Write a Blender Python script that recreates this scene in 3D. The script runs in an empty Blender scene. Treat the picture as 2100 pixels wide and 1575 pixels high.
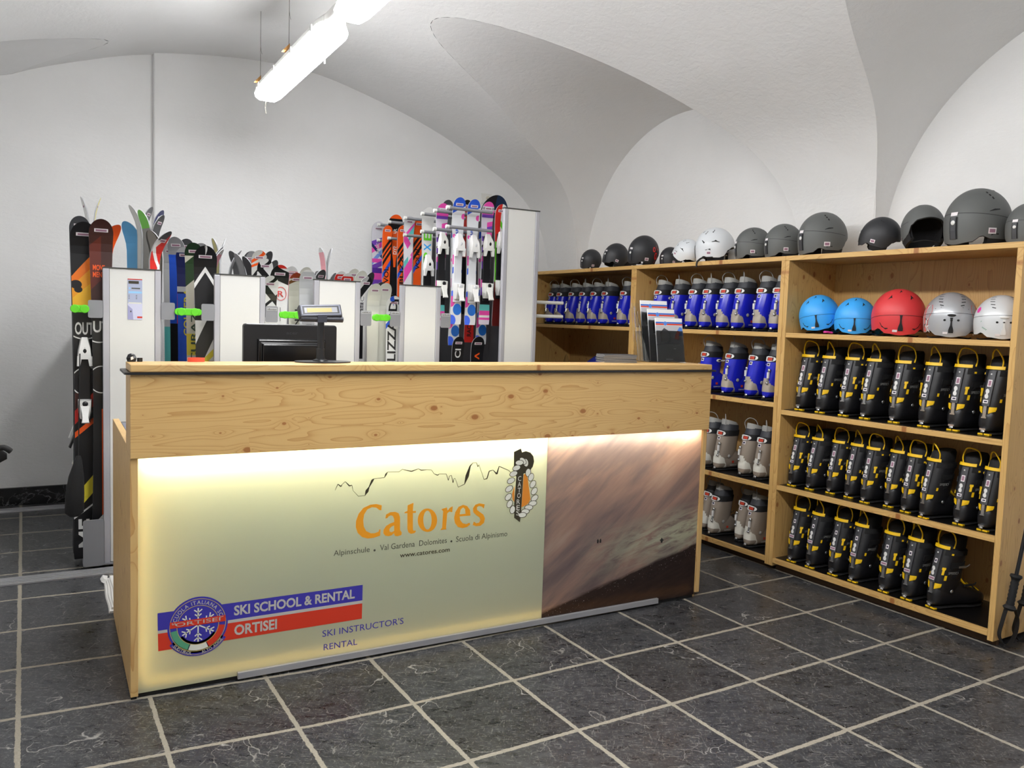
import bpy, bmesh, math, random
from mathutils import Vector, Matrix
random.seed(7)
SC = bpy.context.scene
COL = SC.collection
R = math.radians

# ------------------------------------------------------------------ camera, world, exposure
CAM_H = 1.33
F_PX, PPX, PPY = 1651.17, -46.15, -10.39          # focal length and principal point in pixels of a 2100 x 1575 frame
YAW, PITCH, ROLL = 0.498244, 0.0743216, 0.0308979
fwd = Vector((math.sin(YAW) * math.cos(PITCH), math.cos(YAW) * math.cos(PITCH), -math.sin(PITCH)))
rt0 = Vector((math.cos(YAW), -math.sin(YAW), 0.0)); up0 = rt0.cross(fwd)
CR = math.cos(ROLL) * rt0 + math.sin(ROLL) * up0
CU = -math.sin(ROLL) * rt0 + math.cos(ROLL) * up0
CPOS = Vector((0, 0, CAM_H))
cam = bpy.data.objects.new('camera', bpy.data.cameras.new('camera')); COL.objects.link(cam)
m = Matrix((CR, CU, -fwd)).transposed().to_4x4(); m.translation = CPOS
cam.matrix_world = m
cam.data.sensor_width = 36.0; cam.data.lens = F_PX / 2100 * 36.0
cam.data.shift_x = -PPX / 2100; cam.data.shift_y = PPY / 2100
cam.data.clip_start = 0.05
SC.camera = cam
W = bpy.data.worlds.new('world'); SC.world = W; W.use_nodes = True
W.node_tree.nodes['Background'].inputs[0].default_value = (0.8, 0.85, 1, 1)
W.node_tree.nodes['Background'].inputs[1].default_value = 0.05
SC.view_settings.view_transform = 'Standard'; SC.view_settings.look = 'None'
SC.view_settings.gamma = 1.0; SC.view_settings.use_curve_mapping = False
SC.view_settings.exposure = 0.0
LAMP_POWER = 47.0
STRIP_TOP, STRIP_SIDE, STRIP_LOW = 72.0, 12.0, 9.0
SC.cycles.max_bounces = 10; SC.cycles.diffuse_bounces = 6; SC.cycles.use_denoising = True
SC.cycles.sample_clamp_indirect = 8.0; SC.cycles.caustics_reflective = False; SC.cycles.caustics_refractive = False

def ray(u, v):
    return (CR * ((u - 1050 - PPX) / F_PX) - CU * ((v - 787.5 - PPY) / F_PX) + fwd)
def at(u, v, x=None, y=None, z=None):
    """point of the scene seen at photo position (u, v) that lies in the plane x, y or z = const"""
    d = ray(u, v)
    k = x / d.x if x is not None else (y / d.y if y is not None else (z - CAM_H) / d.z)
    return CPOS + d * k

# ------------------------------------------------------------------ materials
def lin(c):
    return tuple(((v / 255) / 12.92 if v / 255 <= .04045 else ((v / 255 + .055) / 1.055) ** 2.4) for v in c) + (1.0,)
MATS = {}
def mat(name, rgb, rough=0.5, metal=0.0, bump=0.0, bscale=60.0, spec=0.5, emit=0.0, alpha=None, vary=0.0):
    if name in MATS: return MATS[name]
    m = bpy.data.materials.new(name); m.use_nodes = True
    nt = m.node_tree; b = nt.nodes['Principled BSDF']
    b.inputs['Base Color'].default_value = lin(rgb); b.inputs['Roughness'].default_value = rough
    b.inputs['Metallic'].default_value = metal; b.inputs['Specular IOR Level'].default_value = spec
    if emit:
        b.inputs['Emission Color'].default_value = lin(rgb); b.inputs['Emission Strength'].default_value = emit
    if bump or vary:
        tc = nt.nodes.new('ShaderNodeTexCoord'); n = nt.nodes.new('ShaderNodeTexNoise')
        n.inputs['Scale'].default_value = bscale; n.inputs['Detail'].default_value = 4
        nt.links.new(tc.outputs['Object'], n.inputs['Vector'])
    if bump:
        bp = nt.nodes.new('ShaderNodeBump'); bp.inputs['Strength'].default_value = bump; bp.inputs['Distance'].default_value = 0.004
        nt.links.new(n.outputs['Fac'], bp.inputs['Height']); nt.links.new(bp.outputs['Normal'], b.inputs['Normal'])
    if vary:
        mx = nt.nodes.new('ShaderNodeMix'); mx.data_type = 'RGBA'
        mx.inputs[6].default_value = lin(tuple(max(0, c * (1 - vary)) for c in rgb)); mx.inputs[7].default_value = lin(tuple(min(255, c * (1 + vary)) for c in rgb))
        nt.links.new(n.outputs['Fac'], mx.inputs[0]); nt.links.new(mx.outputs[2], b.inputs['Base Color'])
    MATS[name] = m
    return m

def K(*c, r=.35): return mat('paint_%02x%02x%02x' % c, c, r)

class NT:
    """small helper for node trees"""
    def __init__(s, name):
        s.m = bpy.data.materials.new(name); s.m.use_nodes = True; s.t = s.m.node_tree
        s.b = s.t.nodes['Principled BSDF']; MATS[name] = s.m
    def n(s, kind, **kw):
        nd = s.t.nodes.new('ShaderNode' + kind)
        for k, v in kw.items():
            if k.startswith('i_'): nd.inputs[k[2:].replace('_', ' ')].default_value = v
            else: setattr(nd, k, v)
        return nd
    def l(s, a, b): s.t.links.new(a, b)
    def val(s, sock, v):
        if hasattr(v, 'is_output') or hasattr(v, 'links'): s.l(v, sock)
        else: sock.default_value = v
    def math(s, op, a, b=None, c=None, clamp=False):
        nd = s.t.nodes.new('ShaderNodeMath'); nd.operation = op; nd.use_clamp = clamp
        s.val(nd.inputs[0], a)
        if b is not None: s.val(nd.inputs[1], b)
        if c is not None: s.val(nd.inputs[2], c)
        return nd.outputs[0]
    def mix(s, f, a, b):
        nd = s.t.nodes.new('ShaderNodeMix'); nd.data_type = 'RGBA'
        s.val(nd.inputs[0], f); s.val(nd.inputs[6], a); s.val(nd.inputs[7], b)
        return nd.outputs[2]
    def noise(s, vec, scale, detail=3.0, rough=0.5, dist=0.0):
        nd = s.n('TexNoise'); nd.inputs['Scale'].default_value = scale; nd.inputs['Detail'].default_value = detail
        nd.inputs['Roughness'].default_value = rough; nd.inputs['Distortion'].default_value = dist
        s.l(vec, nd.inputs['Vector']); return nd.outputs['Fac']
    def mapping(s, vec, loc=(0, 0, 0), rot=(0, 0, 0), scale=(1, 1, 1)):
        nd = s.n('Mapping'); nd.inputs['Location'].default_value = loc; nd.inputs['Rotation'].default_value = rot
        nd.inputs['Scale'].default_value = scale; s.l(vec, nd.inputs['Vector']); return nd.outputs[0]
    def ramp(s, f, stops):
        nd = s.n('ValToRGB'); r = nd.color_ramp
        while len(r.elements) < len(stops): r.elements.new(0.5)
        for e, (p, c) in zip(r.elements, stops): e.position = p; e.color = c
        s.l(f, nd.inputs[0]); return nd.outputs[0]
    def bump(s, h, strength, dist=0.003):
        nd = s.n('Bump'); nd.inputs['Strength'].default_value = strength; nd.inputs['Distance'].default_value = dist
        s.l(h, nd.inputs['Height']); s.l(nd.outputs[0], s.b.inputs['Normal'])

def wood(name, axis, base=(214, 180, 122), dark=(166, 112, 54), seed=0.0, rough=0.42, plane=None):
    """pine board: long cathedral grain along axis (0 x, 1 y, 2 z) with knots; plane = (grain axis, cross axis) of the broad face"""
    k = NT(name); tc = k.n('TexCoord'); o = tc.outputs['Object']; plane = plane or (axis, (axis + 1) % 3)
    sep = k.n('SeparateXYZ'); k.l(o, sep.inputs[0])
    cmb = k.n('CombineXYZ'); k.l(sep.outputs[plane[0]], cmb.inputs[0]); k.l(sep.outputs[plane[1]], cmb.inputs[1]); q = cmb.outputs[0]
    vor = k.n('TexVoronoi'); vor.voronoi_dimensions = '2D'; vor.inputs['Scale'].default_value = 1.0
    k.l(k.mapping(q, loc=(seed * 3.1, seed * 1.3, 0), scale=(5.6, 9.0, 1)), vor.inputs['Vector']); kd = vor.outputs['Distance']
    cs = k.n('SeparateXYZ'); k.l(vor.outputs['Color'], cs.inputs[0])
    size = k.math('MULTIPLY', k.math('POWER', cs.outputs[0], 2.2), .105)               # most knots are small
    knot = k.math('SUBTRACT', 1.0, k.math('DIVIDE', kd, k.math('ADD', size, .012)), clamp=True)
    knot = k.math('MULTIPLY', knot, 3.0, clamp=True)
    halo = k.math('MULTIPLY', k.math('POWER', 2.71828, k.math('MULTIPLY', kd, -7.0)), k.math('ADD', .25, k.math('MULTIPLY', cs.outputs[0], 1.3)))
    sc = [11.0, 11.0, 11.0]; sc[axis] = 0.6
    n1 = k.noise(k.mapping(o, loc=(seed, seed * 1.7, seed * .6), scale=tuple(sc)), 1.0, 1.5, 0.4, 0.25)
    fr = k.math('FRACT', k.math('ADD', k.math('MULTIPLY', n1, 26.0), k.math('MULTIPLY', halo, 3.2)))
    line = k.math('POWER', fr, 5.0)
    fs = [170.0, 170.0, 170.0]; fs[axis] = 3.0
    fine = k.noise(k.mapping(o, scale=tuple(fs)), 1.0, 2.0)
    big = k.noise(k.mapping(o, loc=(seed, 0, seed), scale=tuple(c * .3 for c in sc)), 1.0, 2.0)
    c = k.mix(k.math('MULTIPLY', line, 0.72), lin(base), lin(dark))
    c = k.mix(k.math('MULTIPLY', fine, 0.26), c, lin(tuple(x * .82 for x in base)))
    c = k.mix(k.math('MULTIPLY', big, 0.4), c, lin((base[0] * .95, base[1] * .88, base[2] * .74)))
    c = k.mix(k.math('MULTIPLY', halo, .28, clamp=True), c, lin((176, 124, 66)))
    c = k.mix(k.math('MULTIPLY', knot, 0.85), c, lin((150, 92, 46)))
    k.l(c, k.b.inputs['Base Color']); k.b.inputs['Roughness'].default_value = rough
    k.bump(fine, 0.05, 0.001)
    return k.m

# ------------------------------------------------------------------ mesh builder
class MB:
    def __init__(s): s.v = []; s.f = []; s.mi = []; s.mats = []
    def slot(s, m):
        if m not in s.mats: s.mats.append(m)
        return s.mats.index(m)
    def add(s, vs, fs, m):
        o = len(s.v); s.v += [tuple(v) for v in vs]; i = s.slot(m)
        for f in fs: s.f.append(tuple(o + k for k in f)); s.mi.append(i)
        return s
    def box(s, x0, x1, y0, y1, z0, z1, m, M=None):
        vs = [Vector((x, y, z)) for z in (z0, z1) for y in (y0, y1) for x in (x0, x1)]
        if M is not None: vs = [M @ v for v in vs]
        return s.add(vs, [(0, 2, 3, 1), (4, 5, 7, 6), (0, 1, 5, 4), (2, 6, 7, 3), (0, 4, 6, 2), (1, 3, 7, 5)], m)
    def loft(s, rings, m, cap=True, closed=True, M=None, mf=None):
        n = len(rings[0]); o = len(s.v); dm = s.slot(m) if m else 0
        for r in rings: s.v += [tuple(M @ Vector(p)) if M is not None else tuple(p) for p in r]
        for i in range(len(rings) - 1):
            for j in range(n if closed else n - 1):
                a = o + i * n + j; b = o + i * n + (j + 1) % n
                s.f.append((a, b, b + n, a + n))
                if mf:
                    c = sum((Vector(s.v[q]) for q in s.f[-1]), Vector()) / 4
                    s.mi.append(s.slot(mf(c)))
                else: s.mi.append(dm)
        if cap and closed:
            s.f.append(tuple(o + j for j in reversed(range(n)))); s.mi.append(s.mi[-1] if mf else dm)
            s.f.append(tuple(o + (len(rings) - 1) * n + j for j in range(n))); s.mi.append(s.mi[-2] if mf else dm)
        return s
    def tube(s, pts, r, m, n=8, M=None, rr=None):
        pts = [Vector(p) for p in pts]; rings = []; up = Vector((0, 0, 1)); prev = None
        for i, p in enumerate(pts):
            d = (pts[min(i + 1, len(pts) - 1)] - pts[max(i - 1, 0)]).normalized()
            if prev is None:
                a = d.cross(up if abs(d.z) < .9 else Vector((1, 0, 0))).normalized()
            else: a = (prev - d * prev.dot(d)).normalized()
            prev = a; b = d.cross(a); q = rr[i] if rr else r
            rings.append([p + a * q * math.cos(2 * math.pi * j / n) + b * q * math.sin(2 * math.pi * j / n) for j in range(n)])
        return s.loft(rings, m, M=M)
    def ell(s, c, rx, ry, rz, m, nu=16, nv=10, M=None, half=False):
        rings = []
        for i in range(nv + 1):
            t = math.pi * (0.001 + 0.998 * i / nv) * (0.5 if half else 1)
            rings.append([(c[0] + rx * math.sin(t) * math.cos(2 * math.pi * j / nu), c[1] + ry * math.sin(t) * math.sin(2 * math.pi * j / nu), c[2] + rz * math.cos(t)) for j in range(nu)][::-1])
        return s.loft(rings, m, M=M)
    def prism(s, poly, fn, d0, d1, m):
        """2-D polygon extruded: fn(a, b, depth) gives the point"""
        n = len(poly)
        vs = [fn(a, b, d0) for a, b in poly] + [fn(a, b, d1) for a, b in poly]
        return s.add(vs, [tuple(range(n)), tuple(range(2 * n - 1, n - 1, -1))] + [(i, i + n, (i + 1) % n + n, (i + 1) % n) for i in range(n)], m)
    def build(s, name, parent=None, bevel=0.0, smooth=None, fix=True):
        me = bpy.data.meshes.new(name); me.from_pydata(s.v, [], s.f)
        for q in s.mats: me.materials.append(q)
        me.polygons.foreach_set('material_index', s.mi)
        if fix:
            bm = bmesh.new(); bm.from_mesh(me); bmesh.ops.recalc_face_normals(bm, faces=bm.faces); bm.to_mesh(me); bm.free()
        if smooth is not None:
            me.polygons.foreach_set('use_smooth', [True] * len(me.polygons)); me.set_sharp_from_angle(angle=R(smooth))
        return link(name, me, parent, bevel)
def link(name, me, parent=None, bevel=0.0):
    o = bpy.data.objects.new(name, me); COL.objects.link(o)
    if parent is not None: o.parent = parent
    if bevel:
        b = o.modifiers.new('bevel', 'BEVEL'); b.width = bevel; b.segments = 2; b.limit_method = 'ANGLE'; b.angle_limit = R(40)
    return o
def tag(o, label, cat, group=None):
    o['label'] = label; o['category'] = cat
    if group: o['group'] = group
    return o
def thing(name, label, cat, loc=(0, 0, 0), rz=0.0, group=None):
    o = bpy.data.objects.new(name, None); COL.objects.link(o); o.empty_display_size = 0.05
    o.location = loc; o.rotation_euler = (0, 0, rz); return tag(o, label, cat, group)
def struct(o): o['kind'] = 'structure'; return o
def copy_tree(o, parent=None):
    c = o.copy(); COL.objects.link(c)
    if parent is not None: c.parent = parent
    for ch in KIDS.get(o.name, []): copy_tree(ch, c)
    return c
KIDS = {}
def note_children():
    KIDS.clear()
    for o in list(COL.objects):
        if o.parent: KIDS.setdefault(o.parent.name, []).append(o)
def sellipse(cx, cy, hx, hy, n=20, p=2.6, rot=0.0):
    out = []
    for j in range(n):
        a = 2 * math.pi * j / n
        c, s_ = math.cos(a), math.sin(a)
        out.append((cx + hx * math.copysign(abs(c) ** (2 / p), c), cy + hy * math.copysign(abs(s_) ** (2 / p), s_)))
    return out
_tc = {}
def text_raw(txt, bold=0.0, align='LEFT'):
    """flat lettering as (verts, faces) with height of the capitals about 0.7, cached"""
    key = (txt, bold)
    if key in _tc: return _tc[key]
    cu = bpy.data.curves.new('t', 'FONT'); cu.body = txt; cu.size = 1.0; cu.offset = bold; cu.resolution_u = 3
    ob = bpy.data.objects.new('t', cu); COL.objects.link(ob)
    me = bpy.data.meshes.new_from_object(ob.evaluated_get(bpy.context.evaluated_depsgraph_get()))
    vs = [Vector(v.co) for v in me.vertices]; fs = [tuple(p.vertices) for p in me.polygons]
    bpy.data.objects.remove(ob); bpy.data.curves.remove(cu); bpy.data.meshes.remove(me)
    if vs:
        x0 = min(v.x for v in vs); x1 = max(v.x for v in vs); y1 = max(v.y for v in vs)
    else: x0, x1, y1 = 0, 1, 1
    _tc[key] = (vs, fs, x0, x1, y1)
    return _tc[key]
def text_fit(mb, txt, fn, w, h, m, bold=0.0):
    """lettering of width w and cap height h laid out from (0, 0); fn(a, b) gives the point"""
    vs, fs, x0, x1, _ = text_raw(txt, bold)
    hv = text_raw('H', bold)[0]; cap = max(v.y for v in hv)
    mb.add([fn((v.x - x0) / (x1 - x0) * w, v.y / cap * h) for v in vs], fs, m)
def fill_raw(loops):
    """polygons with holes (2-D loops) to triangles"""
    cu = bpy.data.curves.new('p', 'CURVE'); cu.dimensions = '2D'; cu.fill_mode = 'BOTH'
    for lp in loops:
        sp = cu.splines.new('POLY'); sp.points.add(len(lp) - 1); sp.use_cyclic_u = True
        for p, (a, b) in zip(sp.points, lp): p.co = (a, b, 0, 1)
    ob = bpy.data.objects.new('p', cu); COL.objects.link(ob)
    me = bpy.data.meshes.new_from_object(ob.evaluated_get(bpy.context.evaluated_depsgraph_get()))
    vs = [Vector(v.co) for v in me.vertices]; fs = [tuple(p.vertices) for p in me.polygons]
    bpy.data.objects.remove(ob); bpy.data.curves.remove(cu); bpy.data.meshes.remove(me)
    return vs, fs
def smooth_loop(lp, k=3):
    """closed Catmull-Rom through the points"""
    n = len(lp); out = []
    for i in range(n):
        p0, p1, p2, p3 = (Vector(lp[(i + d) % n]) for d in (-1, 0, 1, 2))
        for q in range(k):
            t = q / k
            out.append(tuple(.5 * ((2 * p1) + (p2 - p0) * t + (2 * p0 - 5 * p1 + 4 * p2 - p3) * t * t + (3 * p1 - p0 - 3 * p2 + p3) * t ** 3)))
    return out
def spline(pts, k=6):
    """open Catmull-Rom"""
    P = [Vector(p) for p in pts]; out = []
    for i in range(len(P) - 1):
        p0 = P[max(i - 1, 0)]; p1 = P[i]; p2 = P[i + 1]; p3 = P[min(i + 2, len(P) - 1)]
        for q in range(k):
            t = q / k
            out.append(.5 * ((2 * p1) + (p2 - p0) * t + (2 * p0 - 5 * p1 + 4 * p2 - p3) * t * t + (3 * p1 - p0 - 3 * p2 + p3) * t ** 3))
    out.append(P[-1]); return out
# ------------------------------------------------------------------ room shell
XL, XR, YB, YF = -1.3, 3.94, 6.12, -3.2
TILE, TOX, TOY, TROT = 0.40479, 0.34013, 2.43734, 0.02712
def plaster():
    k = NT('white_plaster'); tc = k.n('TexCoord'); v = tc.outputs['Object']
    n1 = k.noise(v, 3.0, 5.0, 0.6); n2 = k.noise(k.mapping(v, scale=(1, 1, 2.2)), 22.0, 6.0, 0.62, 0.4); n3 = k.noise(v, 1.1, 3.0)
    c = k.mix(n1, lin((228, 228, 227)), lin((238, 238, 238)))
    k.l(c, k.b.inputs['Base Color']); k.b.inputs['Roughness'].default_value = 0.85; k.b.inputs['Specular IOR Level'].default_value = 0.2
    h = k.math('ADD', k.math('MULTIPLY', n2, 0.8), k.math('MULTIPLY', n3, 2.2))
    k.bump(h, 0.30, 0.012); return k.m
M_PL = plaster()
def stone():
    k = NT('dark_stone_tiles'); uv = k.n('UVMap'); v0 = uv.outputs[0]
    def wobble(scale, amp, detail):
        w = k.n('TexNoise'); w.inputs['Scale'].default_value = scale; w.inputs['Detail'].default_value = detail; k.l(v0, w.inputs['Vector'])
        s_ = k.n('VectorMath', operation='SUBTRACT'); k.l(w.outputs['Color'], s_.inputs[0]); s_.inputs[1].default_value = (.5, .5, .5)
        c_ = k.n('VectorMath', operation='SCALE'); k.l(s_.outputs[0], c_.inputs[0]); c_.inputs['Scale'].default_value = amp; return c_.outputs[0]
    def vadd(a, b): n = k.n('VectorMath', operation='ADD'); k.l(a, n.inputs[0]); k.l(b, n.inputs[1]); return n.outputs[0]
    sep = k.n('SeparateXYZ'); k.l(vadd(vadd(v0, wobble(3.0, .018, 2.0)), wobble(26.0, .022, 4.0)), sep.inputs[0])
    def edge(s): f = k.math('FRACT', s); return k.math('MINIMUM', f, k.math('SUBTRACT', 1.0, f))
    e = k.math('MINIMUM', edge(sep.outputs[0]), edge(sep.outputs[1]))
    grout = k.math('SUBTRACT', 1.0, k.math('DIVIDE', k.math('SUBTRACT', e, 0.017), 0.005), clamp=True)
    fl = k.n('VectorMath', operation='FLOOR'); k.l(v0, fl.inputs[0])             # one random number per tile
    wn = k.n('TexWhiteNoise'); wn.noise_dimensions = '2D'; k.l(fl.outputs[0], wn.inputs['Vector'])
    off = k.n('VectorMath', operation='SCALE'); k.l(wn.outputs['Color'], off.inputs[0]); off.inputs['Scale'].default_value = 30.0
    tv = vadd(v0, off.outputs[0])
    def rs(rot, scale, loc=(0, 0, 0)): return k.mapping(k.mapping(tv, rot=(0, 0, rot)), loc=loc, scale=scale)
    cloud = k.noise(tv, 2.0, 6.0, 0.62); dust = k.noise(rs(.4, (1, 2, 1)), 5.0, 8.0, 0.72)
    base = k.mix(cloud, lin((22, 24, 28)), lin((54, 56, 61)))
    base = k.mix(k.math('MULTIPLY', k.math('POWER', wn.outputs['Value'], 2.0), 0.95), base, lin((22, 22, 25)))
    base = k.mix(k.math('MULTIPLY', k.math('SUBTRACT', dust, .36), 0.9, clamp=True), base, lin((112, 113, 116)))
    def flecks(vec, thr, amt, col):
        nonlocal base
        base = k.mix(k.math('MULTIPLY', k.math('MULTIPLY', k.math('SUBTRACT', k.noise(vec, 1.0, 3.0, .6), thr), 9.0, clamp=True), amt), base, lin(col))
    flecks(rs(.5, (16, 75, 1)), .57, .42, (150, 148, 144)); flecks(rs(-.9, (12, 60, 1), (5, 2, 0)), .60, .40, (150, 148, 144)); flecks(rs(1.5, (18, 70, 1), (9, 4, 0)), .61, .36, (140, 138, 134)); flecks(rs(0, (80, 80, 1), (3, 7, 0)), .63, .6, (170, 168, 162))
    def vein(vec, scale, width, lvl, thr, amt, dist, col):
        nonlocal base
        n = k.noise(vec, scale, 3.0, .5, dist)
        l_ = k.math('SUBTRACT', 1.0, k.math('MULTIPLY', k.math('ABSOLUTE', k.math('SUBTRACT', n, lvl)), width), clamp=True)
        g = k.math('MULTIPLY', k.math('SUBTRACT', k.noise(vec, scale * 1.7, 2.0), thr), 8.0, clamp=True)
        base = k.mix(k.math('MULTIPLY', k.math('MULTIPLY', l_, g), amt), base, lin(col))
    jag = vadd(tv, wobble(14.0, .06, 4.0))
    vein(jag, 1.1, 330.0, .5, .47, .8, .2, (178, 176, 170)); vein(k.mapping(jag, loc=(7, 3, 0), scale=(1.6, .8, 1)), 1.0, 380.0, .46, .50, .7, .2, (160, 158, 152)); vein(k.mapping(jag, loc=(2, 9, 0), scale=(.7, 1.5, 1)), 1.3, 380.0, .54, .54, .6, .3, (186, 184, 178))
    q = k.noise(vadd(k.mapping(k.mapping(tv, rot=(0, 0, .9)), scale=(2.6, .8, 1)), wobble(9.0, .12, 4.0)), 1.6, 4.0, 0.55)
    base = k.mix(k.math('MULTIPLY', k.math('SUBTRACT', q, 0.735), 40.0, clamp=True), base, lin((200, 196, 186)))   # thick quartz patches
    gn = k.noise(v0, 60.0, 3.0); gc = k.mix(gn, lin((132, 126, 114)), lin((166, 160, 146)))
    k.l(k.mix(grout, base, gc), k.b.inputs['Base Color'])
    ro = k.math('ADD', 0.16, k.math('MULTIPLY', dust, 0.30)); k.l(k.math('ADD', ro, k.math('MULTIPLY', grout, 0.5), clamp=True), k.b.inputs['Roughness'])
    k.b.inputs['Specular IOR Level'].default_value = 0.42
    k.bump(k.math('SUBTRACT', 1.0, grout), 0.12, 0.002)
    return k.m
M_ST = stone()
# floor: a grid whose UV unit is one tile (rows drift a little towards the left, as laid)
def floor():
    nx, ny = 44, 72; vs = []; uvs = []; fs = []
    for j in range(ny + 1):
        for i in range(nx + 1):
            x = XL - .1 + (XR - XL + .2) * i / nx; y = YF - .1 + (YB - YF + .2) * j / ny
            a = (x * math.cos(TROT) + y * math.sin(TROT) - TOX) / TILE; b = (-x * math.sin(TROT) + y * math.cos(TROT) - TOY) / TILE
            t = min(1, max(0, (1.4 - a) / 2.3)); b -= 0.18 * t; a += -0.09 * t
            vs.append((x, y, 0)); uvs.append((a, b))
    for j in range(ny):
        for i in range(nx):
            q = j * (nx + 1) + i; fs.append((q, q + 1, q + nx + 2, q + nx + 1))
    me = bpy.data.meshes.new('floor'); me.from_pydata(vs, [], fs); me.materials.append(M_ST)
    ul = me.uv_layers.new(name='UVMap')
    for lp in me.loops: ul.data[lp.index].uv = uvs[lp.vertex_index]
    o = link('floor', me); struct(o)
floor()

# vault: a barrel along y with side vaults cut into it over each wall bay
PX = [(-1.28, 0.0), (-1.27, 0.9), (-1.25, 1.5), (-1.12, 1.98), (-0.85, 2.38), (-.28, 2.765), (.28, 2.98), (.67, 3.075), (1.23, 3.135), (1.73, 3.12), (2.2, 3.01), (2.66, 2.86), (3.06, 2.68), (3.54, 2.405), (3.775, 2.10), (3.86, 1.75), (3.905, 1.45), (3.928, 0.9), (3.93, 0.0)]
PROF = [(p.x, p.y) for p in spline([(a, b, 0) for a, b in PX], 9)]
def zm(x):
    for (a, b), (c, d) in zip(PROF, PROF[1:]):
        if a <= x <= c and c > a: return b + (d - b) * (x - a) / (c - a)
    return 0.0
BAYS_R = [4.47, 1.71, -1.05]; BAYS_L = [5.75, 2.99, 0.23, -2.53]
HW, RISE = 1.14, 1.08
def zc(x, side): return min(3.085, 3.08 - .122 * (x - 1.9)) if side > 0 else min(3.04, 3.04 - .26 * (.5 - x))
def zpen(x, y):
    best = -9.0
    for side, bays in ((1, BAYS_R), (-1, BAYS_L)):
        if (side > 0) != (x > 1.3): continue
        for yc in bays:
            d = abs(y - yc); c = zc(x, side)
            z = c - RISE + RISE * math.sqrt(1 - (d / HW) ** 2) if d < HW else c - RISE - 9 * (d - HW)
            best = max(best, z)
    return best
class Clip:
    def __init__(s): s.v = []; s.ix = {}; s.f = []
    def vid(s, p):
        k = (round(p.x, 5), round(p.y, 5), round(p.z, 5))
        if k not in s.ix: s.ix[k] = len(s.v); s.v.append(tuple(p))
        return s.ix[k]
    def quad(s, ps, ds):
        out = []
        for i in range(len(ps)):
            a, b, da, db = ps[i], ps[(i + 1) % len(ps)], ds[i], ds[(i + 1) % len(ps)]
            if da >= 0: out.append(a)
            if (da >= 0) != (db >= 0): out.append(a + (b - a) * (da / (da - db)))
        ids = []
        for p in out:
            q = s.vid(p)
            if q not in ids: ids.append(q)
        if len(ids) > 2: s.f.append(tuple(ids))
def ceiling():
    vs, fs = [], []
    def take(c):
        o = len(vs); vs.extend(c.v); fs.extend(tuple(o + i for i in f) for f in c.f)
    c = Clip(); ny = 230; ys = [YF + (YB + .02 - YF) * j / ny for j in range(ny + 1)]
    pts = PROF
    g = [[(Vector((x, y, z)), z - zpen(x, y)) for y in ys] for x, z in pts]
    for i in range(len(pts) - 1):
        for j in range(ny):
            q = (g[i][j], g[i + 1][j], g[i + 1][j + 1], g[i][j + 1]); c.quad([a[0] for a in q], [a[1] for a in q])
    take(c)
    for side, bays in ((1, BAYS_R), (-1, BAYS_L)):
        for yc in bays:
            c = Clip(); nx, nf = 70, 64; grid = []
            for i in range(nx + 1):
                x = (1.7 + (XR + .02 - 1.7) * i / nx) if side > 0 else (.8 + (XL - .02 - .8) * i / nx)
                row = []; base = zm(min(max(x, -1.279), 3.929)) if XL + .025 < x < XR - .012 else -1
                for f in range(nf + 1):
                    t = -1.25 + 2.5 * f / nf
                    if abs(t) <= 1: y = yc + HW * math.sin(t * math.pi / 2); z = zc(x, side) - RISE + RISE * math.cos(t * math.pi / 2)
                    else: y = yc + math.copysign(HW, t); z = zc(x, side) - RISE - (abs(t) - 1) * 7.2
                    ok = z - base
                    if y > YB + .02: ok = min(ok, YB + .02 - y - 1e-4)
                    row.append((Vector((x, y, z)), ok))
                grid.append(row)
            for i in range(nx):
                for f in range(nf):
                    q = (grid[i][f], grid[i + 1][f], grid[i + 1][f + 1], grid[i][f + 1]); c.quad([a[0] for a in q], [a[1] for a in q])
            take(c)
    me = bpy.data.meshes.new('ceiling'); me.from_pydata(vs, [], fs); me.materials.append(M_PL)
    me.polygons.foreach_set('use_smooth', [True] * len(me.polygons))
    struct(link('ceiling', me))
ceiling()
def wall_back():
    """the right part stands a little in front of the left one, with a rounded vertical edge"""
    xs = [(XL - .1, YB), (.620, YB), (.622, YB - .008)] + [(.622 + .014 * (1 - math.cos(t)), YB - .030 - .014 * math.sin(t)) for t in [i * math.pi / 12 for i in range(0, 7)]] + [(XR + .1, YB - .044)]
    vs = [(x, y, 0) for x, y in xs] + [(x, y, 3.3) for x, y in xs]; n = len(xs)
    me = bpy.data.meshes.new('wall_back'); me.from_pydata(vs, [], [(i, i + 1, i + 1 + n, i + n) for i in range(n - 1)]); me.materials.append(M_PL)
    me.polygons.foreach_set('use_smooth', [True] * len(me.polygons)); me.set_sharp_from_angle(angle=R(50))
    struct(link('wall_back', me))
wall_back()
for nm, a in (('wall_right', (XR, XR + .1, YF - .1, YB + .1, 0, 3.3)), ('wall_left', (XL - .1, XL, YF - .1, YB + .1, 0, 3.3)), ('wall_front', (XL - .1, XR + .1, YF - .1, YF, 0, 3.3))):
    b = MB(); b.box(*a, M_PL); struct(b.build(nm))
def marble():
    k = NT('black_veined_marble'); tc = k.n('TexCoord'); v = tc.outputs['Object']
    n = k.noise(k.mapping(v, rot=(0, .6, 0), scale=(1, 1, 1.6)), 5.0, 7.0, .6, 1.0)
    l1 = k.math('SUBTRACT', 1.0, k.math('MULTIPLY', k.math('ABSOLUTE', k.math('SUBTRACT', n, .5)), 60.0), clamp=True)
    k.l(k.mix(k.math('MULTIPLY', l1, .6), lin((26, 26, 28)), lin((130, 130, 132))), k.b.inputs['Base Color']); k.b.inputs['Roughness'].default_value = .25
    return k.m
b = MB(); b.box(XL, .618, YB - .02, YB - .001, 0, .12, marble()); struct(b.build('baseboard_back', bevel=.003))
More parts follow.
